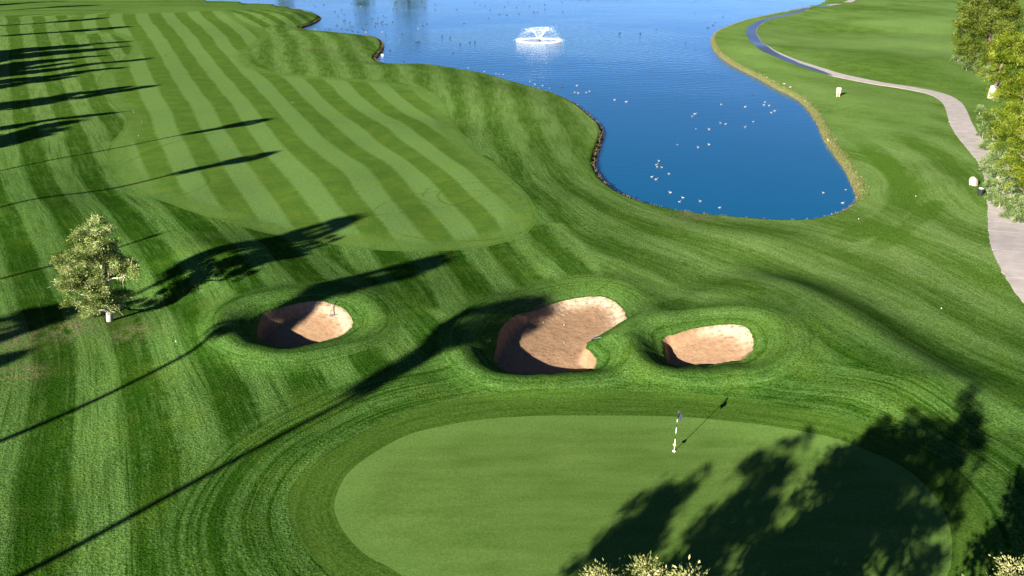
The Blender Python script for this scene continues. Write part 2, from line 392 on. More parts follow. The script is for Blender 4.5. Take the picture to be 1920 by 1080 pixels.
def turf(name, kind):
    t = NT(name)
    pos = t.pos()
    sx = t.n('SeparateXYZ', {}, _0=pos)
    along = t.math('MULTIPLY', sx.outputs[1], .22)
    fine = t.noise(pos, 9.0, 3, .65)
    finer = t.noise(pos, 26.0, 2, .6)
    patch = t.noise(pos, .35, 4, .6)
    patch2 = t.noise(pos, 1.6, 4, .65)
    def stripe(u, sharp):
        w = t.math('MULTIPLY', t.math('SINE', t.math('MULTIPLY', u, 2 * math.pi)), sharp)
        return t.math('ADD', t.math('MULTIPLY', w, -.5, ), .5, True)      # 1 light, 0 dark
    def streaks(u, k1=14.0, k2=4.5, amt=1.0, v=None):
        v = along if v is None else v
        a = t.noise(t.vec(t.math('MULTIPLY', u, k1), v), 1.0, 3, .6)
        b = t.noise(t.vec(t.math('MULTIPLY', u, k2), t.math('MULTIPLY', v, .7), 3.0), 1.0, 2, .5)
        return a, b
    if kind == 'fairway':
        u = t.math('ADD', t.attr('uF'), t.math('MULTIPLY', t.math('SUBTRACT', patch2, .5), .10))
        sF = t.attr('dF')
        lap = t.ramp(t.math('ADD', sF, t.math('MULTIPLY', patch, 1.2)), -2.6, -1.3)      # perimeter laps
        st = stripe(u, 4.0)
        st = t.mix(t.math('MULTIPLY', lap, .8), st, (.40, .40, .40, 1))
        a, b = streaks(u, 11, 3.0)
        tone = t.math('ADD', st, t.math('MULTIPLY', t.math('SUBTRACT', a, .5), .45))
        tone = t.math('ADD', tone, t.math('MULTIPLY', t.math('SUBTRACT', patch2, .5), .5), True)
        ring = t.math('SUBTRACT', 1.0, t.ramp(t.math('ABSOLUTE', t.math('ADD', t.math('ADD', sF, .25), t.math('MULTIPLY', t.math('SUBTRACT', patch, .5), .5))), .05, .22))
        col = t.mix(tone, DARK_F, LIGHT_F)
        col = t.mix(t.math('MULTIPLY', ring, .35), col, rgb(.03, .09, .01))
        col = t.mix(t.ramp(patch, .42, .68, 0, .35), col, rgb(.122, .180, .024))
        hgt = t.math('ADD', t.math('MULTIPLY', fine, .5), t.math('MULTIPLY', a, .5))
        dist, grain = .03, .34
    elif kind == 'green':
        sG = t.attr('dG')
        a = t.noise(t.vec(t.math('MULTIPLY', sx.outputs[0], .25), t.math('MULTIPLY', sx.outputs[1], 1.3)), 1.0, 4, .6)
        tone = t.math('ADD', t.ramp(patch, .3, .7, .2, .7), t.math('MULTIPLY', t.math('SUBTRACT', a, .5), 1.9), True)
        col = t.mix(tone, rgb(.064, .124, .022), rgb(.102, .168, .038))
        edge = t.ramp(t.math('ADD', sG, t.math('MULTIPLY', patch2, .8)), -1.3, -.3)
        col = t.mix(t.math('MULTIPLY', edge, .5), col, rgb(.098, .184, .040))
        hgt, dist, grain = fine, .008, .20
    elif kind == 'collar':
        sG = t.attr('dG')
        a = t.noise(t.vec(t.math('MULTIPLY', sG, 3.0), t.math('MULTIPLY', sx.outputs[0], .25)), 1.0, 3, .6)
        tone = t.math('ADD', t.ramp(a, .3, .7), t.math('MULTIPLY', patch, .5), True)
        tone = t.math('MULTIPLY', tone, .8)
        col = t.mix(tone, rgb(.024, .062, .006), rgb(.058, .112, .017))
        hgt, dist, grain = t.math('ADD', t.math('MULTIPLY', fine, .6), t.math('MULTIPLY', a, .5)), .045, .42
    else:
        u1, u2, uf = t.attr('u1'), t.attr('u2'), t.attr('uF')
        w1, w2, wf, wb, wg = [t.attr(k) for k in ('w1', 'w2', 'wF', 'wB', 'wG')]
        dB, dG = t.attr('dB'), t.attr('dG')
        jit = t.math('MULTIPLY', t.math('SUBTRACT', patch2, .5), .14)
        s1 = stripe(t.math('ADD', u1, jit), 3.2)
        s2 = stripe(t.math('ADD', u2, t.math('MULTIPLY', jit, 1.5)), 1.4)
        s3 = stripe(t.math('ADD', uf, jit), 2.0)
        def wsum(*pr):
            r = None
            for w, v in pr:
                q = t.math('MULTIPLY', w, v)
                r = q if r is None else t.math('ADD', r, q)
            return r
        a1, b1 = streaks(u1)
        a2, b2 = streaks(u2)
        a3, b3 = streaks(uf)
        aB, bB = streaks(t.math('MULTIPLY', dB, .25), 13, 5)
        aG, bG = streaks(t.math('MULTIPLY', dG, .22), 12, 4.5, v=t.math('MULTIPLY', sx.outputs[0], .2))
        st = wsum((w1, s1), (w2, t.math('ADD', t.math('MULTIPLY', s2, .72), .16)), (wf, s3), (wb, .55), (wg, .42))
        a = wsum((w1, a1), (w2, a2), (wf, a3), (wb, aB), (wg, aG))
        b = wsum((w1, b1), (w2, b2), (wf, b3), (wb, bB), (wg, bG))
        quiet = t.attr('quiet')                                    # far lawn beyond the path: hardly any streaks
        wide = t.noise(t.vec(t.math('MULTIPLY', sx.outputs[0], .035), t.math('MULTIPLY', sx.outputs[1], .022)), 1.0, 4, .6)
        st = t.mix(quiet, st, t.math('ADD', t.ramp(patch, .3, .7, -.15, .45), t.ramp(wide, .35, .65, 0, .55)))
        k = t.math('SUBTRACT', 1.0, t.math('MULTIPLY', quiet, .75))
        tone = t.math('ADD', t.math('MULTIPLY', st, .80), .08)
        tone = t.math('ADD', tone, t.math('MULTIPLY', t.math('MULTIPLY', t.math('SUBTRACT', a, .5), 1.35), k))
        tone = t.math('ADD', tone, t.math('MULTIPLY', t.math('MULTIPLY', t.math('SUBTRACT', b, .5), 1.2), k))
        tone = t.math('ADD', tone, t.math('MULTIPLY', t.math('SUBTRACT', patch2, .5), .75))
        clump = t.noise(pos, 4.2, 4, .7)
        tone = t.math('ADD', tone, t.math('MULTIPLY', t.math('SUBTRACT', clump, .5), .7))
        def lines(u, k1, v):
            return t.ramp(t.noise(t.vec(t.math('MULTIPLY', u, k1), t.math('MULTIPLY', v, .5), 7.0), 1.0, 2, .5), .52, .66)
        ln = wsum((w1, lines(u1, 26, along)), (w2, t.math('MULTIPLY', lines(u2, 22, along), .55)), (wf, t.math('MULTIPLY', lines(uf, 24, along), .7)), (wb, lines(t.math('MULTIPLY', dB, .25), 22, along)), (wg, t.math('MULTIPLY', lines(t.math('MULTIPLY', dG, .22), 20, t.math('MULTIPLY', sx.outputs[0], .25)), 1.4)))
        tone = t.math('SUBTRACT', tone, t.math('MULTIPLY', t.math('MULTIPLY', ln, k), .42))
        arc = t.attr('arc')
        tone = t.math('SUBTRACT', tone, t.math('MULTIPLY', arc, .45), True)
        lite = t.attr('lite')
        col = t.mix(tone, t.mix(lite, DARK_R, DARK_2), t.mix(lite, LIGHT_R, LIGHT_2))
        col = t.mix(t.ramp(patch, .48, .72, 0, .28), col, rgb(.100, .160, .018))
        col = t.mix(t.math('MULTIPLY', quiet, t.ramp(wide, .4, .62, .0, .7)), col, rgb(.146, .240, .066))
        bare = t.math('MULTIPLY', t.attr('bare'), t.ramp(patch2, .4, .62))
        col = t.mix(bare, col, rgb(.15, .125, .07))
        dL = t.attr('dL')
        rdry = t.attr('dry')
        dn = t.math('ADD', t.math('ADD', dL, t.math('MULTIPLY', t.math('SUBTRACT', patch2, .5), 2.2)), t.math('MULTIPLY', t.math('SUBTRACT', fine, .5), .8))
        wid = t.math('ADD', .4, t.math('MULTIPLY', rdry, .45))
        dryf = t.math('SUBTRACT', 1.0, t.math('DIVIDE', t.math('SUBTRACT', dn, .3), wid), True)
        dcol = t.mix(t.ramp(fine, .35, .65), rgb(.085, .08, .03), rgb(.21, .17, .085))
        col = t.mix(dryf, col, t.mix(rdry, rgb(.10, .095, .035), dcol))
        soil = t.math('SUBTRACT', 1.0, t.ramp(t.math('ADD', dL, t.math('MULTIPLY', t.math('SUBTRACT', fine, .5), .35)), .12, .42))
        col = t.mix(soil, col, t.mix(t.ramp(finer, .35, .65), rgb(.035, .025, .015), rgb(.115, .08, .05)))
        hgt = t.math('ADD', t.math('MULTIPLY', fine, .75), t.math('MULTIPLY', t.math('ADD', a, b), t.math('MULTIPLY', k, .35)))
        dist, grain = .12, .62
    if kind in ('fairway', 'rough'):
        mark = None
        wob = t.math('MULTIPLY', t.math('SUBTRACT', patch2, .5), .5)
        for cx, cy, rad, wd in (TRACKS_F if kind == 'fairway' else TRACKS_R):
            dx = t.math('SUBTRACT', sx.outputs[0], cx)
            dy = t.math('SUBTRACT', sx.outputs[1], cy)
            rr_ = t.math('SQRT', t.math('ADD', t.math('MULTIPLY', dx, dx), t.math('MULTIPLY', dy, dy)))
            q = t.math('SUBTRACT', 1.0, t.math('DIVIDE', t.math('ABSOLUTE', t.math('SUBTRACT', t.math('ADD', rr_, wob), rad)), wd), True)
            mark = q if mark is None else t.math('MAXIMUM', mark, q)
        mark = t.math('MULTIPLY', mark, t.ramp(patch, .40, .60, .1, .5))
        col = t.mix(mark, col, rgb(.022, .060, .004))
    g = t.math('ADD', t.math('MULTIPLY', fine, .6), t.math('MULTIPLY', finer, .4))
    g = t.ramp(g, .3, .7, 1 - grain * 1.5, 1 + grain * 1.5)
    col = t.mix(1.0, col, t.vec(g, g, g), 'MULTIPLY')
    p = t.n('BsdfDiffuse', {}, Color=col)
    t.set(p.inputs['Normal'], t.n('Bump', {}, Strength=.7, Distance=dist, Height=hgt).outputs[0])
    t.surf(p.outputs[0])
    return t.m

def sand_mat():
    t = NT('sand')
    pos = t.pos()
    d = t.attr('dB')
    fine = t.noise(pos, 14, 4, .7)
    lump = t.noise(pos, 3.2, 4, .65)
    big = t.noise(pos, .7, 3, .5)
    rake = t.noise(t.vec(t.math('MULTIPLY', d, 5.5), t.n('SeparateXYZ', {}, _0=pos).outputs[0]), 1.0, 2, .4)
    pit = t.n('TexVoronoi', {}, Vector=pos, Scale=2.6).outputs[0]
    col = t.mix(t.ramp(t.math('ADD', t.math('MULTIPLY', lump, .6), t.math('MULTIPLY', fine, .4)), .35, .65), rgb(.205, .122, .068), rgb(.305, .195, .115))
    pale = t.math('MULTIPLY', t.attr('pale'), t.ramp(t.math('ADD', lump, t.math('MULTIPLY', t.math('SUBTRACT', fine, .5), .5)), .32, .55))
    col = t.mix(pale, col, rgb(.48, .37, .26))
    col = t.mix(t.ramp(fine, .66, .74, 0, .6), col, rgb(.20, .125, .07))
    h = t.math('ADD', t.math('ADD', t.math('MULTIPLY', lump, .9), t.math('MULTIPLY', fine, .35)), t.math('ADD', t.math('MULTIPLY', rake, .55), t.math('MULTIPLY', t.ramp(pit, 0, .35), t.math('MULTIPLY', t.ramp(big, .45, .6), .6))))
    p = t.n('BsdfPrincipled', {}, Base_Color=col, Roughness=.95)
    p.inputs['Specular IOR Level'].default_value = .1
    t.set(p.inputs['Normal'], t.n('Bump', {}, Strength=.8, Distance=.055, Height=h).outputs[0])
    t.surf(p.outputs[0])
    return t.m

def water_mat(cx, cy):
    t = NT('pond_water')
    pos = t.pos()
    sp = t.n('SeparateXYZ', {}, _0=pos)
    dx = t.math('SUBTRACT', sp.outputs[0], cx)
    dy = t.math('SUBTRACT', sp.outputs[1], cy)
    r = t.math('SQRT', t.math('ADD', t.math('MULTIPLY', dx, dx), t.math('MULTIPLY', dy, dy)))
    rough_patch = t.noise(pos, .03, 3, .5)
    near = t.math('SUBTRACT', 1.0, t.ramp(r, 8, 48))
    amp = t.math('ADD', t.ramp(rough_patch, .40, .62, .25, .8), t.math('MULTIPLY', near, 1.0))
    amp = t.math('MULTIPLY', amp, t.ramp(sp.outputs[1], 70, 210, .22, .9))
    w1 = t.noise(pos, 1.6, 4, .6)
    w2 = t.noise(t.vec(t.math('MULTIPLY', sp.outputs[0], .6), t.math('MULTIPLY', sp.outputs[1], 1.2)), .9, 3, .5)
    jr = t.math('ADD', r, t.math('MULTIPLY', t.noise(pos, .08, 2), 9.0))
    conc = t.math('MULTIPLY', t.math('SINE', t.math('MULTIPLY', jr, 2.6)), t.math('MULTIPLY', t.math('SUBTRACT', 1.0, t.ramp(r, 15, 120)), .16))
    h = t.math('ADD', t.math('MULTIPLY', t.math('ADD', w1, t.math('MULTIPLY', w2, 1.2)), amp), conc)
    col = t.mix(t.noise(pos, .05, 3), rgb(.000, .074, .165), rgb(.001, .086, .195))
    p = t.n('BsdfPrincipled', {}, Base_Color=col, Roughness=.07, IOR=1.333)
    p.inputs['Specular Tint'].default_value = rgb(.30, .66, .98)
    t.set(p.inputs['Normal'], t.n('Bump', {}, Strength=1.0, Distance=.055, Height=h).outputs[0])
    t.surf(p.outputs[0])
    return t.m

# ------------------------------------------------------------------ mesh helpers
def mesh_np(name, V, F, mats, parent=None, normals=None, attrs=None, smooth=True, loc=None, mat_idx=None):
    V = np.asarray(V, np.float32)
    F = np.asarray(F, np.int32)
    me = bpy.data.meshes.new(name)
    me.vertices.add(len(V))
    me.vertices.foreach_set('co', V.ravel())
    k = F.shape[1]
    me.loops.add(F.size)
    me.loops.foreach_set('vertex_index', F.ravel())
    me.polygons.add(len(F))
    me.polygons.foreach_set('loop_start', np.arange(0, F.size, k, dtype=np.int32))
    me.polygons.foreach_set('loop_total', np.full(len(F), k, np.int32))
    me.polygons.foreach_set('use_smooth', np.full(len(F), smooth, bool))
    if mat_idx is not None: me.polygons.foreach_set('material_index', np.asarray(mat_idx, np.int32))
    for nm, a in (attrs or {}).items():
        me.attributes.new(nm, 'FLOAT', 'POINT').data.foreach_set('value', np.asarray(a, np.float32))
    me.update(calc_edges=True)
    if normals is not None: me.normals_split_custom_set_from_vertices(np.asarray(normals, np.float32).tolist())
    for m in (mats if isinstance(mats, (list, tuple)) else [mats]): me.materials.append(m)
    o = bpy.data.objects.new(name, me)
    C.objects.link(o)
    if parent is not None: o.parent = parent
    if loc is not None: o.location = loc
    return o
def tag(o, label=None, cat=None, group=None, kind=None):
    if label: o['label'] = label
    if cat: o['category'] = cat
    if group: o['group'] = group
    if kind: o['kind'] = kind
    return o
def thing(name, label, cat, loc=(0, 0, 0), rz=0.0, group=None):
    o = bpy.data.objects.new(name, None)
    o.empty_display_size = .3
    C.objects.link(o)
    o.location = [float(v) for v in loc]
    o.rotation_euler = (0, 0, rz)
    return tag(o, label, cat, group)

class MB:
    """collects tubes, boxes and leaves into one mesh"""
    def __init__(s): s.v, s.f3, s.n = [], [], 0
    def add(s, V, F):
        V = np.asarray(V, float)
        for f in F:
            f = list(f)
            for i in range(1, len(f) - 1): s.f3.append((f[0] + s.n, f[i] + s.n, f[i + 1] + s.n))
        s.v.append(V)
        s.n += len(V)
    def tube(s, pts, rad, sides=7, cap=True):
        pts = np.asarray(pts, float)
        n = len(pts)
        V = []
        for i in range(n):
            d = pts[min(i + 1, n - 1)] - pts[max(i - 1, 0)]
            d = d / (np.linalg.norm(d) + 1e-9)
            a = np.cross(d, (0, 0, 1.0) if abs(d[2]) < .9 else (1.0, 0, 0))
            a /= np.linalg.norm(a)
            b = np.cross(d, a)
            for k in range(sides):
                t = 2 * math.pi * k / sides
                V.append(pts[i] + rad[i] * (a * math.cos(t) + b * math.sin(t)))
        F = [(i * sides + k, i * sides + (k + 1) % sides, (i + 1) * sides + (k + 1) % sides, (i + 1) * sides + k) for i in range(n - 1) for k in range(sides)]
        if cap:
            F.append(tuple(range(sides))[::-1])
            F.append(tuple((n - 1) * sides + k for k in range(sides)))
        s.add(V, F)
    def box(s, c, sz, rz=0.0, tilt=0.0):
        x, y, zz = [q / 2 for q in sz]
        V = np.array([(a, b, e) for a in (-x, x) for b in (-y, y) for e in (-zz, zz)], float)
        ct, st = math.cos(tilt), math.sin(tilt)
        V = np.stack([V[:, 0], V[:, 1] * ct - V[:, 2] * st, V[:, 1] * st + V[:, 2] * ct], 1)
        cr, sr = math.cos(rz), math.sin(rz)
        V = np.stack([V[:, 0] * cr - V[:, 1] * sr, V[:, 0] * sr + V[:, 1] * cr, V[:, 2]], 1) + np.asarray(c, float)
        s.add(V, [(0, 1, 3, 2), (4, 6, 7, 5), (0, 4, 5, 1), (2, 3, 7, 6), (0, 2, 6, 4), (1, 5, 7, 3)])
    def build(s, name, mat, parent=None, smooth=False, loc=None, attrs=None):
        return mesh_np(name, np.vstack(s.v), np.array(s.f3), mat, parent, smooth=smooth, loc=loc, attrs=attrs)

# ------------------------------------------------------------------ ground sheet: polar grid, fine inside the view
fine_t = np.arange(-.70, .7001, .0028)
th = np.concatenate([np.arange(-math.pi, -.72, .07), fine_t, np.arange(.75, math.pi - .03, .07)])
rr = np.concatenate([[4, 6, 8, 10, 12], np.exp(np.arange(math.log(13.5), math.log(320), .003)), [330, 345, 360, 380, 400, 420, 440, 455, 470, 500, 560, 700, 1000, 1600, 2500, 4000]])
nt, nr = len(th), len(rr)
X = (rr[:, None] * np.sin(th)[None]).ravel()
Y = (rr[:, None] * np.cos(th)[None]).ravel()
fld = {'lake': sdf(X, Y, LAKE, 40)}
for k, (pl, D, up) in enumerate(BUNK): fld['b%d' % k] = sdf(X, Y, pl, NEARM)
Z = height(X, Y, fld)
Z = np.where(np.hypot(X, Y) > 520, np.minimum(Z, 0) * 0 - .2, Z)
I = np.arange(nt * nr).reshape(nr, nt)
a, b = I[:-1, :], I[1:, :]
a2, b2 = np.roll(a, -1, 1), np.roll(b, -1, 1)
T = np.concatenate([np.stack([a, a2, b], -1).reshape(-1, 3), np.stack([a2, b2, b], -1).reshape(-1, 3)])
T = np.concatenate([T, np.stack([I[0, 1:-1], np.full(nt - 2, I[0, 0]), I[0, 2:]], 1)[:, [1, 2, 0]]])
P3 = np.stack([X, Y, Z], 1)
fn = np.cross(P3[T[:, 1]] - P3[T[:, 0]], P3[T[:, 2]] - P3[T[:, 0]])
if fn[:1000, 2].mean() < 0:
    T = T[:, ::-1].copy()
    fn = -fn
VN = np.zeros_like(P3)
for k in range(3):
    for ax in range(3): VN[:, ax] += np.bincount(T[:, k], fn[:, ax], len(P3))
VN /= np.linalg.norm(VN, axis=1)[:, None] + 1e-12

dB = np.minimum.reduce([fld['b%d' % k] for k in range(3)])
dG = sdf(X, Y, GREEN, 16)
dC = sdf(X, Y, COLLAR, 10)
dF = sdf(X, Y, FAIR, 20)
vis = (np.abs(th)[None] < .72).repeat(nr, 0).ravel() & (np.hypot(X, Y) < 330)
def field(lines):
    o = np.zeros(X.size, np.float32)
    o[vis] = tps(lines)(X[vis], Y[vis])
    return o
uF, u1, u2 = field(FA), field(R1), field(R2)
ZF = smooth_poly(gp([(640, 430), (1000, 420), (1060, 430), (1125, 520), (1080, 540), (960, 560), (800, 580), (700, 520), (600, 470)]), 3)
Z2 = smooth_poly(gp([(470, 60), (640, 40), (1000, 100), (1500, 0), (2200, 60), (2600, 500), (2500, 1200), (1700, 1100), (1500, 800), (1180, 720), (1150, 620), (1130, 540), (1090, 480), (1010, 420), (960, 340), (840, 230), (780, 160), (640, 147), (500, 130)]), 3)
wF = 1 - sstep(-.6, .6, sdf(X, Y, ZF, 8))
w2 = (1 - sstep(-.8, .8, sdf(X, Y, Z2, 8))) * (1 - wF)
w1 = (1 - wF) * (1 - w2)
wB = 1 - sstep(2.2, 4.2, dB)
wG = (1 - sstep(3.2, 6.5, dC)) * (1 - wB)
rest = 1 - wB - wG
wF, w1, w2 = wF * rest, w1 * rest, w2 * rest
QZ = smooth_poly(gp([(1420, 75), (1470, 104), (1540, 128), (1620, 152), (1700, 160), (1770, 172), (1830, 240), (2100, 400), (2600, 200), (2400, 10), (1700, -20), (1560, 20), (1440, 45)]), 3)
quiet = 1 - sstep(-3, 3, sdf(X, Y, QZ, 10))
PZ = smooth_poly(gp([(1330, 80), (1400, 30), (1540, 0), (1500, 30), (1400, 60), (1440, 100), (1540, 140), (1700, 170), (1770, 200), (1740, 250), (1690, 250), (1620, 270), (1570, 260), (1500, 180)]), 3)
quiet = np.maximum(quiet, .75 * (1 - sstep(-4, 4, sdf(X, Y, PZ, 12))))
arc = np.zeros(X.size)
m = (X > 15) & (X < 60) & (Y > 50) & (Y < 120)
arc[m] = np.maximum.reduce([(1 - sstep(.9, 1.5, seg_dist(X[m], Y[m], ARC))) * .9, (1 - sstep(.7, 1.0, seg_dist(X[m], Y[m], ARC2))), (1 - sstep(.9, 1.8, seg_dist(X[m], Y[m], ARC3))) * .6])
dry = sstep(24, 38, X) * (Y < 340)
lite = np.clip(sstep(-8, 30, X) * sstep(38, 62, Y) + .6 * sstep(75, 130, Y), 0, 1)
bare = np.zeros(X.size)
for (px, py, r) in ((150, 612, 2.2), (10, 640, 2.5), (250, 620, 1.5), (1010, 572, 1.4), (30, 700, 1.5), (1300, 398, 2.0), (600, 90, 3)):
    q = gp([(px, py)])[0]
    bare = np.maximum(bare, .75 * np.exp(-((X - q[0]) ** 2 + (Y - q[1]) ** 2) / r ** 2))
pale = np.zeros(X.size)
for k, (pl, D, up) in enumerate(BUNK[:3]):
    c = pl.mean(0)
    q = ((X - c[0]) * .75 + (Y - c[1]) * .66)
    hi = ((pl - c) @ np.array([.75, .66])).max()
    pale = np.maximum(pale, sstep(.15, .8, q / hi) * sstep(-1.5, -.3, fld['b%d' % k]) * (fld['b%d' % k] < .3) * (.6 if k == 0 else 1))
cols = ['uF', 'u1', 'u2', 'w1', 'w2', 'wF', 'wB', 'wG', 'dB', 'dG', 'dF', 'dC', 'dL', 'quiet', 'arc', 'dry', 'bare', 'pale', 'lite']
DAT = np.column_stack([P3, VN, uF, u1, u2, w1, w2, wF, wB, wG, dB, dG, dF, dC, fld['lake'], quiet, arc, dry, bare, pale, lite])
ci = {n: 6 + i for i, n in enumerate(cols)}
T = T[~(fld['lake'][T].max(1) < -3.0)]

def split(D, T, sc):
    """cut the triangles along sc = 0; returns new data, scalar, inside, outside"""
    ins = (sc < 0)[T]
    cnt = ins.sum(1)
    Tin, Tout = T[cnt == 3], T[cnt == 0]
    mx = (cnt == 1) | (cnt == 2)
    M, mi = T[mx], ins[mx]
    lone_in = cnt[mx] == 1
    lone = np.where(lone_in, mi.argmax(1), (~mi).argmax(1))
    r = np.arange(len(M))
    A, Bq, Cq = M[r, lone], M[r, (lone + 1) % 3], M[r, (lone + 2) % 3]
    E = np.concatenate([np.stack([A, Bq], 1), np.stack([A, Cq], 1)])
    E.sort(1)
    U, inv = np.unique(E, axis=0, return_inverse=True)
    inv = inv.ravel()
    t = sc[U[:, 0]] / (sc[U[:, 0]] - sc[U[:, 1]])
    ND = D[U[:, 0]] + (D[U[:, 1]] - D[U[:, 0]]) * t[:, None]
    base = len(D)
    ab, ac = inv[:len(M)] + base, inv[len(M):] + base
    D = np.vstack([D, ND])
    t1 = np.stack([A, ab, ac], 1)
    t2 = np.concatenate([np.stack([ab, Bq, Cq], 1), np.stack([ab, Cq, ac], 1)])
    l2 = np.concatenate([lone_in, lone_in])
    return D, np.concatenate([Tin, t1[lone_in], t2[~l2]]), np.concatenate([Tout, t1[~lone_in], t2[l2]])
def ground_obj(name, D, T, mat, keys):
    u, inv = np.unique(T, return_inverse=True)
    d = D[u]
    n = d[:, 3:6] / np.linalg.norm(d[:, 3:6], axis=1)[:, None]
    o = mesh_np(name, d[:, :3], inv.reshape(-1, 3), mat, normals=n, attrs={k: d[:, ci[k]] for k in keys})
    return tag(o, kind='structure')
SAND = sand_mat()
dS = np.full(len(DAT), 9.0)  # sand stops short of the sunward wall; darker turf there deepens its shade
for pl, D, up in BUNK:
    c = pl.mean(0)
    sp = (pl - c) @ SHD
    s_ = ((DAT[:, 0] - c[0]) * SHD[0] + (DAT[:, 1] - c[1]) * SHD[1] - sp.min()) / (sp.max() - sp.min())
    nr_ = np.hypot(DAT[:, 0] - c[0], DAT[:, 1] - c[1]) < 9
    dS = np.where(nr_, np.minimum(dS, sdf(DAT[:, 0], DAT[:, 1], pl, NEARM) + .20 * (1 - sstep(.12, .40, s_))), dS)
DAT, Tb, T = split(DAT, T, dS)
bx = DAT[Tb[:, 0], 0]
by = DAT[Tb[:, 0], 1]
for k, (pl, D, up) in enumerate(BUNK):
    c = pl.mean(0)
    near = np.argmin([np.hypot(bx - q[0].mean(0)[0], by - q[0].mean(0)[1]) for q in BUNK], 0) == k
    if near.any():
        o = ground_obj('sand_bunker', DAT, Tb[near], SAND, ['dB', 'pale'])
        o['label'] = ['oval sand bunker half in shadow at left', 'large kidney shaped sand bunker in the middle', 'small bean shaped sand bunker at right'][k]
DAT, Tg, T = split(DAT, T, DAT[:, ci['dG']])
ground_obj('putting_green', DAT, Tg, turf('green_turf', 'green'), ['dG'])
DAT, Tc, T = split(DAT, T, DAT[:, ci['dC']])
ground_obj('green_collar', DAT, Tc, turf('collar_turf', 'collar'), ['dG'])
DAT, Tf, T = split(DAT, T, DAT[:, ci['dF']])
ground_obj('fairway', DAT, Tf, turf('fairway_turf', 'fairway'), ['uF', 'dF'])
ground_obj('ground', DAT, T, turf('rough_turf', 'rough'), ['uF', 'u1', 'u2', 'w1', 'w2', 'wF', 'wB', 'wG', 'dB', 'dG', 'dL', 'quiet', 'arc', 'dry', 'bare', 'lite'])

# ------------------------------------------------------------------ lake
FC = spot(1011, 77, WATER_Z)
import bmesh
wt = np.roll(LAKE, -1, 0) - np.roll(LAKE, 1, 0)
wt /= np.linalg.norm(wt, axis=1)[:, None]
wout = np.stack([wt[:, 1], -wt[:, 0]], 1)
if sdf(*(LAKE[::20] + wout[::20] * .5).T, LAKE).mean() < 0: wout = -wout
wp = LAKE + wout * .8                                   # the sheet runs a little way under the bank
bmw = bmesh.new()
bmw.faces.new([bmw.verts.new((p[0], p[1], WATER_Z)) for p in wp])
bmesh.ops.triangulate(bmw, faces=bmw.faces[:])
if sum(f.normal.z for f in bmw.faces) < 0: bmesh.ops.reverse_faces(bmw, faces=bmw.faces[:])
wme = bpy.data.meshes.new('water')
bmw.to_mesh(wme)
bmw.free()
wme.materials.append(water_mat(FC[0], FC[1]))
o = bpy.data.objects.new('water', wme)
C.objects.link(o)
tag(o, kind='structure')

# ------------------------------------------------------------------ cart path of concrete slabs
def path_mat():
    t = NT('path_concrete')
    pos = t.pos()
    wet = t.attr('wet')
    f = t.noise(pos, 6, 4, .6)
    g = t.noise(pos, .9, 4, .6)
    w = t.ramp(t.math('ADD', wet, t.math('MULTIPLY', t.math('SUBTRACT', g, .5), .7)), .42, .58)
    col = t.mix(t.ramp(g, .3, .7), rgb(.30, .265, .245), rgb(.42, .375, .345))
    col = t.mix(t.ramp(f, .55, .75, 0, .35), col, rgb(.24, .21, .19))
    col = t.mix(w, col, rgb(.045, .045, .055))
    p = t.n('BsdfPrincipled', {}, Base_Color=col, Roughness=t.ramp(w, 0, 1, .85, .28))
    t.set(p.inputs['Normal'], t.n('Bump', {}, Strength=.25, Distance=.01, Height=f).outputs[0])
    t.surf(p.outputs[0])
    return t.m
PATHM = path_mat()
def resample(p, step):
    p = smooth_poly(p, 12, False)
    s = np.concatenate([[0], np.cumsum(np.linalg.norm(np.diff(p, axis=0), axis=1))])
    n = int(round(s[-1] / step))
    q = np.linspace(0, s[-1], n + 1)
    return np.stack([np.interp(q, s, p[:, i]) for i in range(2)], 1)
PL = np.vstack([np.array([(30.5, 38.5)]), gp([(1952, 605), (1918, 566), (1893, 533), (1870, 492), (1857, 455), (1852, 415), (1851, 380), (1848, 345), (1836, 309), (1815, 281), (1795, 256), (1780, 230), (1773, 205), (1763, 189), (1738, 176), (1690, 166), (1640, 158.5), (1590, 149), (1540, 137), (1490, 121), (1450, 105), (1420, 89), (1403, 72), (1399, 59), (1408, 46), (1438, 33.5), (1490, 21), (1540, 11), (1580, 4.5), (1600, -3), (1612, -10)])])
SUB = 6
PW = 2.7
edge = resample(PL, 3.0 / SUB)
tg = np.gradient(edge, axis=0)
ker = np.ones(9) / 9
tg = np.stack([np.convolve(np.pad(tg[:, i], 4, 'edge'), ker, 'valid') for i in range(2)], 1)
tg /= np.linalg.norm(tg, axis=1)[:, None]
nrm = np.stack([tg[:, 1], -tg[:, 0]], 1)                 # to the right of travel away from the camera
path = thing('cart_path', None, None)
path['kind'] = 'structure'
ns = (len(edge) - 1) // SUB
sarr = np.arange(len(edge)) * 3.0 / SUB
w0 = np.argmin(np.hypot(*(edge - gp([(1585, 148)])[0]).T)) * 3.0 / SUB
w1_ = np.argmin(np.hypot(*(edge - gp([(1552, 9)])[0]).T)) * 3.0 / SUB
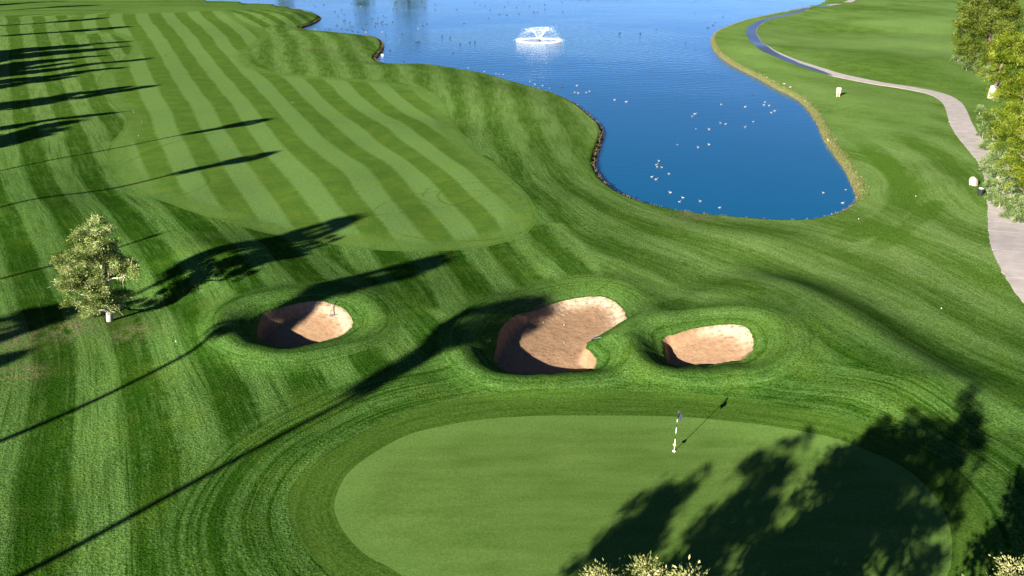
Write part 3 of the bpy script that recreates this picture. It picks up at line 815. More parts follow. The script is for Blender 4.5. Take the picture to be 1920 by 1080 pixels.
for i in range(ns):
    idx = np.arange(i * SUB, i * SUB + SUB + 1)
    e = edge[idx].copy()
    e[0] += tg[idx[0]] * .008
    e[-1] -= tg[idx[-1]] * .008
    ac = np.linspace(0, 1, 6)
    if i % 1 == 0: lip = np.random.default_rng(i).normal(0, .03, (len(idx),))
    pts = e[:, None, :] + nrm[idx][:, None, :] * (ac[None, :, None] * PW + np.where(ac == 0, 1, 0)[None, :, None] * lip[:, None, None])
    gz = height(pts[..., 0].ravel(), pts[..., 1].ravel()).reshape(pts.shape[:2])
    gz = gz + .05 + np.random.default_rng(i + 900).normal(0, .0015)
    top = np.dstack([pts, gz])
    n0, n1 = top.shape[:2]
    V = top.reshape(-1, 3)
    I2 = np.arange(n0 * n1).reshape(n0, n1)
    F = np.stack([I2[:-1, :-1], I2[:-1, 1:], I2[1:, 1:], I2[1:, :-1]], -1).reshape(-1, 4)
    ringi = np.concatenate([I2[0, :], I2[1:, -1], I2[-1, :-1][::-1], I2[1:-1, 0][::-1]])
    low = V[ringi].copy()
    low[:, 2] -= .14
    nb = len(V)
    k = len(ringi)
    side = np.array([(ringi[j], nb + j, nb + (j + 1) % k, ringi[(j + 1) % k]) for j in range(k)])
    V = np.vstack([V, low])
    s_ = sarr[idx]
    along_w = sstep(w0 - 6, w0 + 14, s_) * (1 - sstep(w1_ - 10, w1_ + 4, s_))
    acc = np.tile(ac, (n0, 1))
    lim = (.45 + .55 * sstep(w0, w0 + 55, s_))[:, None]
    wet = along_w[:, None] * (1 - sstep(lim - .16, lim + .04, acc * .96))
    wv = np.concatenate([wet.ravel(), wet.ravel()[ringi]])
    mesh_np('slab', V, np.vstack([F, side])[:, ::-1], PATHM, path, attrs={'wet': wv}, smooth=False)

# ------------------------------------------------------------------ foliage
def leaf_mat(name, c1, c2, c3, trans=.25):
    t = NT(name)
    v = t.attr('tint')
    col = t.mix(t.ramp(v, 0, .5), rgb(*c1), rgb(*c2))
    col = t.mix(t.ramp(v, .5, 1), col, rgb(*c3))
    d = t.n('BsdfDiffuse', {}, Color=col)
    tr = t.n('BsdfTranslucent', {}, Color=col)
    mx = t.n('MixShader', {}, _0=trans, _1=d.outputs[0], _2=tr.outputs[0])
    t.surf(mx.outputs[0])
    return t.m
M_PALE = leaf_mat('pale_pine_needles', (.050, .092, .012), (.215, .28, .070), (.50, .53, .25))
M_GOLD = leaf_mat('golden_pine_needles', (.028, .056, .004), (.125, .172, .011), (.27, .305, .042))
M_OLIVE = leaf_mat('olive_pine_needles', (.026, .050, .006), (.092, .126, .015), (.19, .22, .045))
M_SHRUB = leaf_mat('grey_shrub_leaves', (.050, .095, .022), (.14, .205, .06), (.31, .35, .18))
M_BRIGHT = leaf_mat('bright_cream_leaves', (.09, .11, .03), (.22, .24, .075), (.46, .43, .22))
M_PALM = leaf_mat('palm_fronds', (.03, .05, .015), (.06, .09, .025), (.15, .13, .06))
M_DRY = leaf_mat('dry_grass_blades', (.07, .085, .025), (.18, .165, .065), (.34, .29, .16))
M_REED = leaf_mat('brown_bank_growth', (.07, .055, .02), (.17, .13, .06), (.30, .25, .12))
M_BARK = simple('bark', (.16, .115, .08), .9, .35, 12, bump=.02)
M_WBARK = simple('whitewashed_bark', (.42, .39, .36), .85, .2, 9, bump=.01)
M_PBARK = simple('pale_dead_twigs', (.42, .36, .28), .85, .25, 9)

def unit(v): return v / (np.linalg.norm(v, axis=-1, keepdims=True) + 1e-9)
def leaves(pts, dirs, L, W, r):
    n = len(pts)
    d = unit(dirs)
    s = unit(np.cross(d, r.normal(size=(n, 3))))
    L = L * r.uniform(.6, 1.3, n)[:, None]
    W = W * r.uniform(.7, 1.3, n)[:, None]
    V = np.empty((n, 4, 3))
    V[:, 0] = pts
    V[:, 1] = pts + d * L * .5 + s * W * .5
    V[:, 2] = pts + d * L
    V[:, 3] = pts + d * L * .5 - s * W * .5
    return V.reshape(-1, 3), np.arange(4 * n).reshape(n, 4)
def crown_mesh(name, lobes, per_m2, nleaf, L, W, mat, parent, seed, clump=.38, gap=.25, loc=None):
    """lobes: list of (centre, radius). Clumps of leaves sit over the lobes' shells, with holes between."""
    r = np.random.default_rng(seed)
    P, Dv, Tn = [], [], []
    for c, R in lobes:
        n = max(6, int(per_m2 * 4 * math.pi * R * R * .35))
        o = unit(r.normal(size=(n, 3)))
        o[:, 2] = np.where(o[:, 2] < -.55, -o[:, 2], o[:, 2])
        keep = r.uniform(size=n) > gap
        o = unit(o[keep])
        rad = R * r.uniform(.55, 1.1, len(o)) ** .7
        cc = np.asarray(c) + o * rad[:, None]
        tint = np.clip(r.normal(.45, .27, len(o)), 0, 1)
        for q, oo, tt in zip(cc, o, tint):
            k = int(nleaf * r.uniform(.6, 1.4))
            off = r.normal(size=(k, 3)) * clump * np.array([1, 1, .7]) * .55
            P.append(q + off)
            Dv.append(oo * .9 + unit(off) * .7 + r.normal(size=(k, 3)) * .45 + np.array([0, 0, .25]))
            Tn.append(np.clip(tt + r.normal(0, .17, k), 0, 1))
    P = np.vstack(P)
    V, F = leaves(P, np.vstack(Dv), L, W, r)
    return mesh_np(name, V, F, mat, parent, attrs={'tint': np.repeat(np.concatenate(Tn), 4)}, smooth=False, loc=loc)
def limb(mb, a, b, r0, r1, r, sides=6, wob=.12, n=6):
    a, b = np.asarray(a, float), np.asarray(b, float)
    t = np.linspace(0, 1, n)
    p = a + (b - a) * t[:, None]
    p[1:-1] += r.normal(size=(n - 2, 3)) * wob * np.linalg.norm(b - a) * .25
    mb.tube(p, r0 + (r1 - r0) * t, sides)
def tree(name, label, cat, base, lobes, mat, bark, trunk_r, per=2.2, nleaf=34, L=.22, W=.06, seed=1, group=None, clump=.38, gap=.25, white_to=0, twigs=0, trunk_top=None):
    """lobes in metres from the base"""
    r = np.random.default_rng(seed)
    root = thing(name, label, cat, base, 0, group)
    cen = np.array([c for c, R in lobes])
    top = cen[np.argmax(cen[:, 2])]
    if trunk_top is not None: top = np.array(trunk_top, float)
    n = 9
    t = np.linspace(0, 1, n)
    p = np.stack([top[0] * t ** 1.4, top[1] * t ** 1.4, top[2] * t - .15 * (1 - t)], 1)
    p[1:-1, :2] += r.normal(size=(n - 2, 2)) * trunk_r * .35
    mb = MB()
    rad = trunk_r * (1.25 - 1.1 * t)
    mb.tube(p, rad, 10)
    if not white_to:
        for c, R in lobes:
            hz = np.clip(c[2] - R * 1.1, .3, top[2] * .92)
            k = np.array([np.interp(hz, p[:, 2], p[:, i]) for i in range(3)])
            limb(mb, k, np.asarray(c), trunk_r * .4, trunk_r * .1, r)
        mb.build('trunk', bark, root, True)
    else:
        mb.build('trunk', bark, root, True)
        for c, R in lobes:
            hz = np.clip(c[2] - R * 1.1, .6, top[2] * .92)
            k = np.array([np.interp(hz, p[:, 2], p[:, i]) for i in range(3)])
            q = MB()
            limb(q, k, np.asarray(c), trunk_r * .42, trunk_r * .1, r)
            q.build('branch', M_PBARK, root, True)
    crown_mesh('crown', lobes, per, nleaf, L, W, mat, root, seed, clump, gap)
    if twigs:
        q = MB()
        for _ in range(twigs):
            c, R = lobes[r.integers(len(lobes))]
            o = unit(r.normal(size=3))
            limb(q, np.asarray(c) + o * R * .5, np.asarray(c) + o * R * 1.05 + r.normal(size=3) * .2, .022, .008, r, 4, .2, 4)
        o = q.build('twigs', M_PBARK, root)
        o['kind'] = 'stuff'
    return root
def lobes_from_photo(base, lst, depth, seed):
    """crown lobes (px, py, r px) of a tree whose base stands at 'base'; depths spread about the trunk"""
    r = np.random.default_rng(seed)
    out = []
    for i, (px, py, rp) in enumerate(lst):
        dy = depth * (r.uniform(-1, 1))
        q = on_wall(px, py, base[1] + dy)
        dist = np.linalg.norm(q - np.array([0, 0, CAM_H]))
        out.append((q - base, rp * dist / FPX))
    return out

# the lone tree beside the left bunker
bL = spot(206, 602)
lone = lobes_from_photo(bL, [(180, 432, 24), (166, 452, 24), (200, 470, 24), (150, 470, 22), (178, 485, 32), (140, 500, 30), (210, 500, 30), (236, 515, 20), (125, 528, 22), (165, 522, 36), (200, 535, 30), (150, 552, 28), (185, 560, 26), (168, 578, 15), (214, 562, 18), (238, 560, 12), (192, 574, 17), (204, 578, 12)], .9, 5)
tree('pine_tree', 'pale yellow green tree with whitewashed trunk beside the left bunker', 'tree', bL, lone, M_PALE, M_WBARK, .17, per=7.0, nleaf=190, L=.125, W=.045, seed=11, clump=.27, gap=.30, white_to=1, twigs=110, trunk_top=(lone[0][0] * .9))

# trees at the right edge
bA = spot(1852, 135)
tree('pine_tree', 'tall olive green pine farthest along the right edge', 'tree', bA, lobes_from_photo(bA, [(1850, -35, 22), (1840, -5, 30), (1875, 5, 26), (1828, 35, 28), (1860, 40, 36), (1890, 45, 22), (1818, 70, 24), (1850, 78, 36), (1885, 80, 28), (1815, 98, 16), (1840, 108, 22), (1868, 108, 22), (1806, 55, 14)], 3.0, 6), M_OLIVE, M_BARK, .35, per=1.6, nleaf=90, L=.37, W=.115, seed=21, clump=.7, gap=.32)
bB = spot(1857, 184)
tree('pine_tree', 'golden green pine with white trunk base beside the far path bend', 'tree', bB, lobes_from_photo(bB, [(1898, 82, 18), (1885, 100, 22), (1915, 110, 24), (1865, 125, 22), (1900, 135, 30), (1935, 130, 26), (1855, 140, 14), (1880, 165, 22), (1915, 170, 26), (1945, 165, 24), (1905, 195, 20)], 2.0, 7), M_GOLD, M_BARK, .3, per=2.2, nleaf=95, L=.29, W=.085, seed=22, clump=.5, gap=.3, trunk_top=on_wall(1885, 105, bB[1]) - bB)
q = MB()
q.tube([(0, 0, -.1), (.05, 0, .9), (.12, 0, 1.9)], [.52, .47, .42], 12)
q.build('painted_trunk_base', M_WBARK, bpy.data.objects['pine_tree.002'], True)
bC = spot(1925, 285)
tree('pine_tree', 'golden green pine crowding the right edge behind the brightest one', 'tree', bC, lobes_from_photo(bC, [(1915, 160, 20), (1880, 190, 22), (1912, 195, 28), (1945, 190, 30), (1868, 220, 18), (1895, 230, 28), (1930, 235, 30), (1860, 245, 12), (1910, 260, 24), (1945, 265, 26)], 1.6, 8), M_GOLD, M_BARK, .28, per=2.6, nleaf=95, L=.23, W=.065, seed=23, clump=.42, gap=.3)
bD = spot(1932, 392)
tree('pine_tree', 'brightest yellow green pine nearest the path at right edge', 'tree', bD, lobes_from_photo(bD, [(1915, 215, 14), (1902, 240, 22), (1925, 255, 28), (1892, 275, 20), (1915, 290, 28), (1945, 280, 30), (1898, 315, 20), (1925, 325, 28), (1950, 330, 28), (1912, 352, 18), (1940, 365, 20)], 1.2, 9), M_GOLD, M_BARK, .24, per=4.0, nleaf=95, L=.16, W=.05, seed=24, clump=.33, gap=.3)

# undergrowth shrubs along the path, each its own
SHR = [(1836, 207, 10, 'at the path bend below the white trunk'), (1849, 224, 13, 'behind the path bend'), (1842, 248, 13, 'right of the path halfway down the bend'), (1862, 250, 15, 'under the golden pines'), (1852, 272, 14, 'hugging the right path edge'), (1874, 282, 15, 'in the shade of the brightest pine'), (1862, 300, 16, 'level with the path narrowing'), (1850, 316, 13, 'overhanging the path above the boulder'), (1868, 326, 16, 'behind the boulder'), (1856, 345, 14, 'right beside the black bin'), (1880, 350, 17, 'below the brightest pine'), (1862, 368, 13, 'just behind the black bin'), (1872, 380, 14, 'at the top of the near path'), (1895, 378, 16, 'under the brightest pine crown'), (1890, 398, 14, 'spilling onto the near path'), (1908, 408, 13, 'lowest of the path side shrubs'), (1912, 385, 16, 'at the right edge above the near path'),
       (1796, 108, 10, 'leftmost at the foot of the tall olive pine'), (1812, 124, 11, 'at the foot of the tall olive pine'), (1832, 128, 12, 'between the tall olive pine and the golden one'), (1850, 136, 11, 'just above the white trunk')]
for i, (px, py, rp, where) in enumerate(SHR):
    b_ = spot(px, py + rp * .75)
    R = rp * np.linalg.norm(b_ - np.array([0, 0, CAM_H])) / FPX
    r_ = np.random.default_rng(300 + i)
    root = thing('shrub', 'grey green shrub ' + where, 'shrub', b_, 0, 'shrubs beside the cart path')
    lb = [((r_.uniform(-.4, .4) * R, r_.uniform(-.4, .4) * R, R * r_.uniform(.4, .9)), R * r_.uniform(.5, .75)) for _ in range(5)]
    sz = max(.09, R * .12)
    crown_mesh('foliage', lb, 5.0 / max(.4, R) , 46, sz * 1.8, sz * .6, M_SHRUB, root, 300 + i, R * .3, .15)
    q = MB()
    for k in range(4): limb(q, (0, 0, -.05), np.array(lb[k][0]), .03, .01, r_, 5)
    q.build('stem', M_PBARK, root, True)

# trees just below the camera: only their tips show, their shadows fall over the green
def tip_tree(i, label, P, H, spread, mat=M_BRIGHT):
    r = np.random.default_rng(500 + i)
    top = [((0, 0, H - .38), .30), ((r.uniform(-.35, .35), r.uniform(-.3, .3), H - .75), .36), ((r.uniform(-.4, .4), r.uniform(-.4, .4), H - 1.1), .42)]
    lb = []
    k = int(16 + spread * 8)
    for j in range(k):
        hz = H * (.18 + .66 * (j + .5) / k)
        rad = max(.15, spread - .5) * (1.12 - (hz / H) ** 3.0) * r.uniform(.2, 1.0)
        a_ = r.uniform(0, 2 * math.pi)
        lb.append(((rad * math.cos(a_), rad * math.sin(a_), hz), r.uniform(.48, .8)))
    lb.append(((0, 0, H - 1.8), .5))
    root = tree('broadleaf_tree', label, 'tree', P, lb, mat, M_BARK, .2, per=6.0, nleaf=64, L=.18, W=.10, seed=500 + i, clump=.34, gap=.08, group='trees below the camera at the bottom edge', trunk_top=(0, 0, H - .6))
    crown_mesh('crown_tip', top, 26, 60, .085, .036, mat, root, 560 + i, .17, .3)
def under(px, py, H):
    q = flat((px, py), H)[0]
    return (q[0], q[1], float(height(q[0:1], q[1:2])[0]))
def by_shadow(px, py, H):
    q = gp([(px, py)])[0] - SHD * H / math.tan(SUN_EL)
    return (q[0], q[1], float(height(q[0:1], q[1:2])[0]))
tip_tree(0, 'cream tipped tree at bottom edge, leftmost of the three tips', under(1130, 1056, 9.9), 9.9, 2.0)
tip_tree(1, 'cream tipped tree at bottom edge, middle and tallest tip', under(1214, 1042, 10.4), 10.4, 2.0)
tip_tree(2, 'cream tipped tree at bottom edge, rightmost of the three tips', under(1300, 1056, 12.7), 12.7, 2.3)
tip_tree(3, 'cream tipped tree in the bottom right corner', under(1908, 1046, 8.0), 8.0, 1.6)
tip_tree(4, 'tree below the frame casting the leftmost shadow on the green', by_shadow(1335, 868, 10.2), 10.2, 2.4)
tip_tree(5, 'tree below the frame casting the fork tipped shadow on the green', by_shadow(1530, 780, 11.6), 11.6, 1.85)

# palms and other trees standing left of the frame, mostly known by their shadows
def frond_proto():
    r = np.random.default_rng(77)
    V, F = [], []
    n = 0
    tint = []
    mb = MB()
    for k in range(110):
        el = math.radians(r.uniform(-75, 75))
        az = r.uniform(0, 2 * math.pi)
        d = np.array([math.cos(el) * math.cos(az), math.cos(el) * math.sin(az), math.sin(el)])
        s = unit(np.cross(d, [0, 0, 1.0]))
        st = d * r.uniform(.5, .8)
        for j in range(9):
            t = (j - 4) / 4 * 1.1
            dd = unit(d * math.cos(t) + s * math.sin(t))
            tip = st + dd * r.uniform(.55, .85) + np.array([0, 0, -.18])
            w = np.cross(dd, s + .01) * .0 + unit(np.cross(dd, np.cross(d, s))) * .11
            V += [st, st + dd * .35 + w, tip, st + dd * .35 - w]
            F.append((n, n + 1, n + 2, n + 3))
            n += 4
        tint += [r.uniform(.1, .6)] * 36
    for k in range(260):                                  # hanging skirt of dead leaves
        az = r.uniform(0, 2 * math.pi)
        zz = -r.uniform(.3, 2.4)
        p = np.array([math.cos(az), math.sin(az), 0]) * r.uniform(.15, .55) + np.array([0, 0, zz])
        d = np.array([math.cos(az) * .3, math.sin(az) * .3, -1])
        w = np.array([-math.sin(az), math.cos(az), 0]) * .12
        V += [p, p + d * .3 + w, p + d * .8, p + d * .3 - w]
        F.append((n, n + 1, n + 2, n + 3))
        n += 4
        tint += [r.uniform(.7, 1)] * 4
    return mesh_np('crown', V, F, M_PALM, None, attrs={'tint': tint}, smooth=False)
palm0 = None
def palm(i, tip, H, where, scale=1.0):
    global palm0
    q = gp([tip])[0] - SHD * (H + .9 * scale) / math.tan(SUN_EL)
    zb = float(height(q[0:1], q[1:2])[0])
    root = thing('palm_tree', 'fan palm left of the frame, ' + where, 'palm', (q[0], q[1], zb), i * 1.3, 'fan palms left of the frame')
    if palm0 is None:
        cr = frond_proto()
        palm0 = cr
    else:
        cr = palm0.copy()
        C.objects.link(cr)
    cr.parent = root
    cr.location = (0, 0, H)
    cr.scale = (scale, scale, scale)
    mb = MB()
    t = np.linspace(0, 1, 10)
    mb.tube(np.stack([.15 * np.sin(t * 3), 0 * t, t * H], 1), .23 - .07 * t + .08 * np.exp(-t * 12), 8)
    mb.build('trunk', M_BARK, root, True)
palm(0, (988, 572), 20, 'its shadow reaches the middle bunker', 1.35)
palm(1, (500, 224), 21, 'its shadow ends high on the fairway', 1.05)
palm(2, (511, 286), 20, 'its shadow ends on the lower fairway stripes', 1.05)
palm(3, (815, 487), 20, 'its shadow crosses the left bunker', 1.4)
palm(4, (664, 408), 21, 'its shadow overlaps that of the lone tree', 1.5)
palm(5, (308, 436), 17, 'stand-in for a bare pole whose thin shadow passes the lone tree', .25)  # crown shrunk so this palm stands in for a bare pole
palm(6, (178, 10), 20, 'its shadow is the farthest thin one', 2.7)
palm(7, (190, 34), 20, 'its shadow is the second of the far thin ones', 2.7)
palm(8, (225, 51), 20, 'its shadow is the third of the far thin ones', 2.7)
palm(9, (134, 577), 14, 'its shadow points at the lone tree trunk', 1.5)
palm(10, (24, 668), 14, 'its shadow only just enters the left edge', 1.0)
def conifer(i, tip, H, w, where):  # some of these are added only to thicken the shadows of others
    q = gp([tip])[0] - SHD * H / math.tan(SUN_EL)
    b_ = (q[0], q[1], float(height(q[0:1], q[1:2])[0]))
    r = np.random.default_rng(700 + i)
    lb = []
    for k in range(16):
        f = (k + .5) / 16
        rad = w * (1 - f) ** .8
        a_ = r.uniform(0, 6.28)
        lb.append(((rad * .6 * math.cos(a_), rad * .6 * math.sin(a_), H * (.1 + .86 * f)), max(.3, rad * .6)))
    tree('conifer_tree', 'dark conifer left of the frame, ' + where, 'tree', b_, lb, M_OLIVE, M_BARK, .25, per=2.2, nleaf=34, L=.75, W=.4, seed=700 + i, clump=.6, gap=.08, group='conifers left of the frame')
conifer(0, (122, 2), 15, 5.5, 'its shadow lies along the top left corner')
conifer(1, (245, 77), 17, 5.2, 'its shadow has the topmost of three prongs')
conifer(2, (238, 87), 17, 4.6, 'its shadow has the middle of three prongs')
conifer(3, (197, 104), 15, 5.6, 'its shadow has the lowest of three prongs')
conifer(9, (150, 96), 14, 6.0, 'its shadow fills the gap behind three prongs')
conifer(10, (110, 112), 13, 5.5, 'its shadow thickens the lower edge of the prongs')
conifer(4, (298, 108), 19, 4.0, 'its shadow points farthest across the fairway')
conifer(12, (235, 126), 16, 4.2, 'added to thicken the underside of the farthest shadow')
conifer(13, (150, 142), 15, 4.6, 'added to broaden the farthest shadow near the frame')
conifer(5, (298, 159), 18, 3.2, 'its shadow is the long slim one below')
conifer(6, (245, 162), 16, 3.2, 'its shadow joins the long slim one')
conifer(7, (235, 209), 16, 3.6, 'its shadow reaches past the left edge dip')
conifer(8, (190, 222), 15, 3.6, 'its shadow darkens the left edge hollow')
conifer(11, (150, 236), 14, 4.0, 'its shadow lies over the left edge hollow')
conifer(14, (110, 246), 13, 3.6, 'its shadow fills the lower rim of that hollow')
conifer(16, (80, 226), 14, 3.6, 'added to shade the upper part of that hollow')
conifer(17, (66, 252), 12, 3.4, 'added to shade the lower part of that hollow')
conifer(18, (165, 85), 15, 5.0, 'added to close the upper gap of the shadow prongs')
conifer(19, (130, 118), 13, 5.0, 'added to fill in shade lowest among the prongs')
conifer(15, (200, 92), 16, 4.6, 'its shadow darkens the heart of the three prongs')

# trees on the far bank above the frame, seen only as reflections in the pond
for i, (px, D, H, w, lab) in enumerate([(528, 470, 9.0, 4.0, 'leftmost of the far bank trees'), (681, 470, 9.5, 4.5, 'far bank tree left of the broadest one'), (766, 470, 11.5, 7.0, 'broadest far bank tree')]):
    x = (px - 960) / FPX * (D * math.cos(PITCH) + 22 * math.sin(PITCH))
    r = np.random.default_rng(800 + i)
    lb = [((r.uniform(-.8, .8) * w, r.uniform(-.5, .5) * w, H * r.uniform(.35, .85)), w * .42) for _ in range(9)]
    tree('broadleaf_tree', 'dark round tree above the frame, ' + lab, 'tree', (x, D, -.3), lb, M_OLIVE, M_BARK, .4, per=.5, nleaf=40, L=1.3, W=.6, seed=800 + i, clump=1.1, gap=.05, group='trees on the far bank')

# ------------------------------------------------------------------ bank growth
def tufts(name, pts, n, L, W, mat, spread, seed, up=1.2):
    r = np.random.default_rng(seed)
    idx = r.integers(0, len(pts), n)
    p = pts[idx] + np.concatenate([r.normal(size=(n, 2)) * spread, np.zeros((n, 1))], 1)
    p[:, 2] = height(p[:, 0], p[:, 1])
    k = p[:, 2] > WATER_Z - .05
    p = p[k]
    p = np.repeat(p, 7, 0)
    p[:, :2] += r.normal(size=(len(p), 2)) * .08
    d = r.normal(size=(len(p), 3)) * .45 + np.array([0, 0, up])
    V, F = leaves(p, d, L, W, r)
    o = mesh_np(name, V, F, mat, attrs={'tint': np.repeat(np.clip(r.normal(.5, .27, len(p)), 0, 1), 4)}, smooth=False)
    o['kind'] = 'stuff'
    return o
lk = resample(np.vstack([LAKE, LAKE[:1]])[::3], .5)
lk3 = np.column_stack([lk, np.zeros(len(lk))])
tl = np.gradient(lk, axis=0)
tl = tl / (np.linalg.norm(tl, axis=1)[:, None] + 1e-9)
outn = np.stack([tl[:, 1], -tl[:, 0]], 1)
if sdf(*(lk[:5] + outn[:5]).T, LAKE).mean() < 0: outn = -outn
right = (lk[:, 0] > 32) & (lk[:, 1] < 340)
left = ~right & (lk[:, 1] < 340)
rt = np.vstack([lk3[right] + np.column_stack([outn[right] * q, np.zeros(right.sum())]) for q in (.2, .55, .9)])
lt = np.vstack([lk3[left] + np.column_stack([outn[left] * q, np.zeros(left.sum())]) for q in (.2, .45)])
tag(tufts('dry_grass', rt, 4200, .2, .035, M_DRY, .22, 41), 'straw coloured dry grass along the right pond bank', 'grass')
tag(tufts('bank_grass', lt, 4200, .22, .04, M_REED, .12, 42), 'brown ragged growth along the left pond bank', 'grass')

# ------------------------------------------------------------------ fountain
M_SPRAY = simple('white_water', (.82, .86, .9), .5, .05, 20)
M_DARK = simple('dark_plastic', (.03, .035, .04), .4)
def fountain():
    r = np.random.default_rng(90)
    root = thing('fountain', 'white pond fountain with a flared jet falling in a ring', 'fountain', (FC[0], FC[1], WATER_Z))
    sc = np.linalg.norm(FC - np.array([0, 0, CAM_H])) / FPX          # metres per photo pixel there
    R = 38.5 * sc
    Ht = 19.5 * sc
    mb = MB()
    mb.tube([(0, 0, -.25), (0, 0, .12), (0, 0, .2), (0, 0, .45)], [.55, .55, .2, .14], 14)
    mb.build('float', M_DARK, root, True)
    # ballistic paths: height Ht at radius rt, landing at R
    def path(u, az, v):
        rt = R * (.42 + .10 * v)
        Hh = Ht * (1 + .07 * np.cos(az - .3) + .07 * v)
        # rise: t in 0..1 to apex; fall
        rad = np.where(u < .5, rt * (u / .5), rt + (R * (1 + .06 * v) - rt) * ((u - .5) / .5))
        hh = Hh * (1 - ((u - .5) / .5) ** 2) * 1.0
        return np.stack([rad * np.cos(az), rad * np.sin(az), hh + .15], -1)
    def drops(n, ulo, uhi, size, jit, name):
        u = r.uniform(ulo, uhi, n)
        az = r.uniform(0, 2 * math.pi, n)
        az = np.where(r.uniform(size=n) < .5, np.round(az * 60 / 6.283) / 60 * 6.283 + r.normal(0, .015, n), az)
        v = r.normal(0, 1, n)
        a_, b_ = path(u, az, v), path(u + .02, az, v)
        p = a_ + r.normal(size=(n, 3)) * jit
        V, F = leaves(p, b_ - a_ + r.normal(size=(n, 3)) * .02, size * 2.6, size, r)
        return mesh_np(name, V, F, M_SPRAY, root, smooth=False)
    def cone(n):
        u = r.uniform(.015, 1, n) ** .8
        az = r.uniform(0, 6.283, n)
        az = np.where(r.uniform(size=n) < .6, np.round(az * 40 / 6.283) / 40 * 6.283 + r.normal(0, .012, n), az)
        fr = 1 - (1 - u) ** 1.9
        rad = R * (.40 * fr ** 1.2 + .02)
        hh = Ht * fr * (1 + .06 * np.cos(az - .3))
        p = np.stack([rad * np.cos(az), rad * np.sin(az), hh + .25], 1) + r.normal(size=(n, 3)) * .03
        V, F = leaves(p, np.stack([np.cos(az) * .5, np.sin(az) * .5, np.full(n, .8)], 1), .22, .06, r)
        return mesh_np('jet', V, F, M_SPRAY, root, smooth=False)
    cone(950)
    drops(620, .42, .64, .05, .05, 'spray_crest')['kind'] = 'stuff'
    drops(1500, .6, 1.0, .04, .12, 'spray_fall')['kind'] = 'stuff'
    # foam ring where the water lands
    n, mseg = 96, 7
    V, F = [], []
    for i in range(n):
        az = 2 * math.pi * i / n
        for j in range(mseg):
            q = (j / (mseg - 1) - .5) * 2
            V.append(((R + q * .34 + r.normal(0, .06)) * math.cos(az), (R + q * .34 + r.normal(0, .06)) * math.sin(az), .03 + max(0, (1 - q * q)) * .12 + r.uniform(0, .08) * (1 - abs(q))))
    for i in range(n):
        for j in range(mseg - 1):
            F.append((i * mseg + j, ((i + 1) % n) * mseg + j, ((i + 1) % n) * mseg + j + 1, i * mseg + j + 1))
    mesh_np('splash_ring', V, F, M_SPRAY, root, smooth=False)
    n = 1800
    az = r.uniform(0, 6.283, n)
    rad = R + r.normal(0, .45, n)
    p = np.stack([rad * np.cos(az), rad * np.sin(az), np.abs(r.normal(0, .25, n)) + .02], 1)
    V, F = leaves(p, r.normal(size=(n, 3)) + np.array([0, 0, .5]), .12, .06, r)
    mesh_np('splash_drops', V, F, M_SPRAY, root, smooth=False)['kind'] = 'stuff'
fountain()

# ------------------------------------------------------------------ flagstick
M_WHITE = simple('white_paint', (.80, .80, .78), .4, .03)
M_BLACK = simple('black_paint', (.025, .025, .028), .4, .1)
M_NAVY = simple('navy_flag_cloth', (.016, .02, .045), .8, .2, 30)
M_YEL = simple('yellow_plastic', (.75, .62, .05), .4, .05)
fb = spot(1264, 846)
fl = thing('flagstick', 'striped golf flagstick with limp dark flag standing in the cup', 'flagstick', fb)
zz0 = 0.0
for (h0, h1, mt) in [(0, .67, M_WHITE), (.67, .95, M_BLACK), (.95, 1.28, M_WHITE), (1.28, 1.56, M_BLACK), (1.56, 1.72, M_WHITE), (1.72, 2.22, M_BLACK)]:
    q = MB()
    q.tube([(.045 * (h0 / 2.2) ** 1.5, 0, h0), (.045 * (h1 / 2.2) ** 1.5, 0, h1)], [.016, .015], 10)
    q.build('pole', mt, fl, True)
q = MB()
q.tube([(0, 0, .0), (0, 0, .012), (0, 0, .05)], [.085, .085, .03], 16)
q.build('cup_rim', M_WHITE, fl, True)
q = MB()
q.tube([(.003, 0, .33), (.003, 0, .345), (.003, 0, .42), (.003, 0, .45)], [.085, .085, .04, .022], 12)
q.build('pin_marker', M_YEL, fl, True)
V, F = [], []
for i in range(9):
    for j in range(7):
        s_, t_ = i / 8, j / 6
        drop = s_ * .34
        wdt = .24 * s_ * (1 - .35 * t_)
        V.append((.045 + wdt * .75 + .02 * math.sin(s_ * 9 + t_ * 3), -.05 * math.sin(s_ * 7 + t_ * 2) - wdt * .35, 2.2 - t_ * .36 - drop * (.55 + .25 * (1 - t_))))
for i in range(8):
    for j in range(6): F.append((i * 7 + j, i * 7 + j + 1, (i + 1) * 7 + j + 1, (i + 1) * 7 + j))
mesh_np('flag', V, F, M_NAVY, fl)

# ------------------------------------------------------------------ rakes
M_RAKE = simple('blue_grey_paint', (.10, .13, .18), .5, .15)
def rake(label, h_px, t_px, lift, hw=.56):
    a_, b_ = spot(*h_px), spot(*t_px)
    d = (b_ - a_)
    rz = math.atan2(d[1], d[0])
    Ln = min(2.0, np.linalg.norm(d[:2]))
    root = thing('bunker_rake', label, 'rake', a_ + np.array([0, 0, .02]), rz)
    q = MB()
    tz = (b_[2] - a_[2]) * Ln / np.linalg.norm(d[:2])
    q.tube([(0, 0, .05), (Ln * .5, 0, tz * .5 + .06 + lift * .5), (Ln, 0, tz + .04 + lift)], [.022, .02, .02], 8)
    q.build('handle', M_RAKE, root, True)
    q = MB()
    q.box((0, 0, .08), (.06, hw, .05))
    q.build('rake_head', M_RAKE, root)
    for i in range(11):
        q = MB()
        q.tube([(0, -hw / 2 + .03 + i * (hw - .06) / 10, .06), (.0, -hw / 2 + .03 + i * (hw - .06) / 10, -.03)], [.010, .005], 5)
        q.build('tine', M_RAKE, root)
rake('blue grey rake lying on the sand of the left bunker', (626, 593), (624, 569), .12)
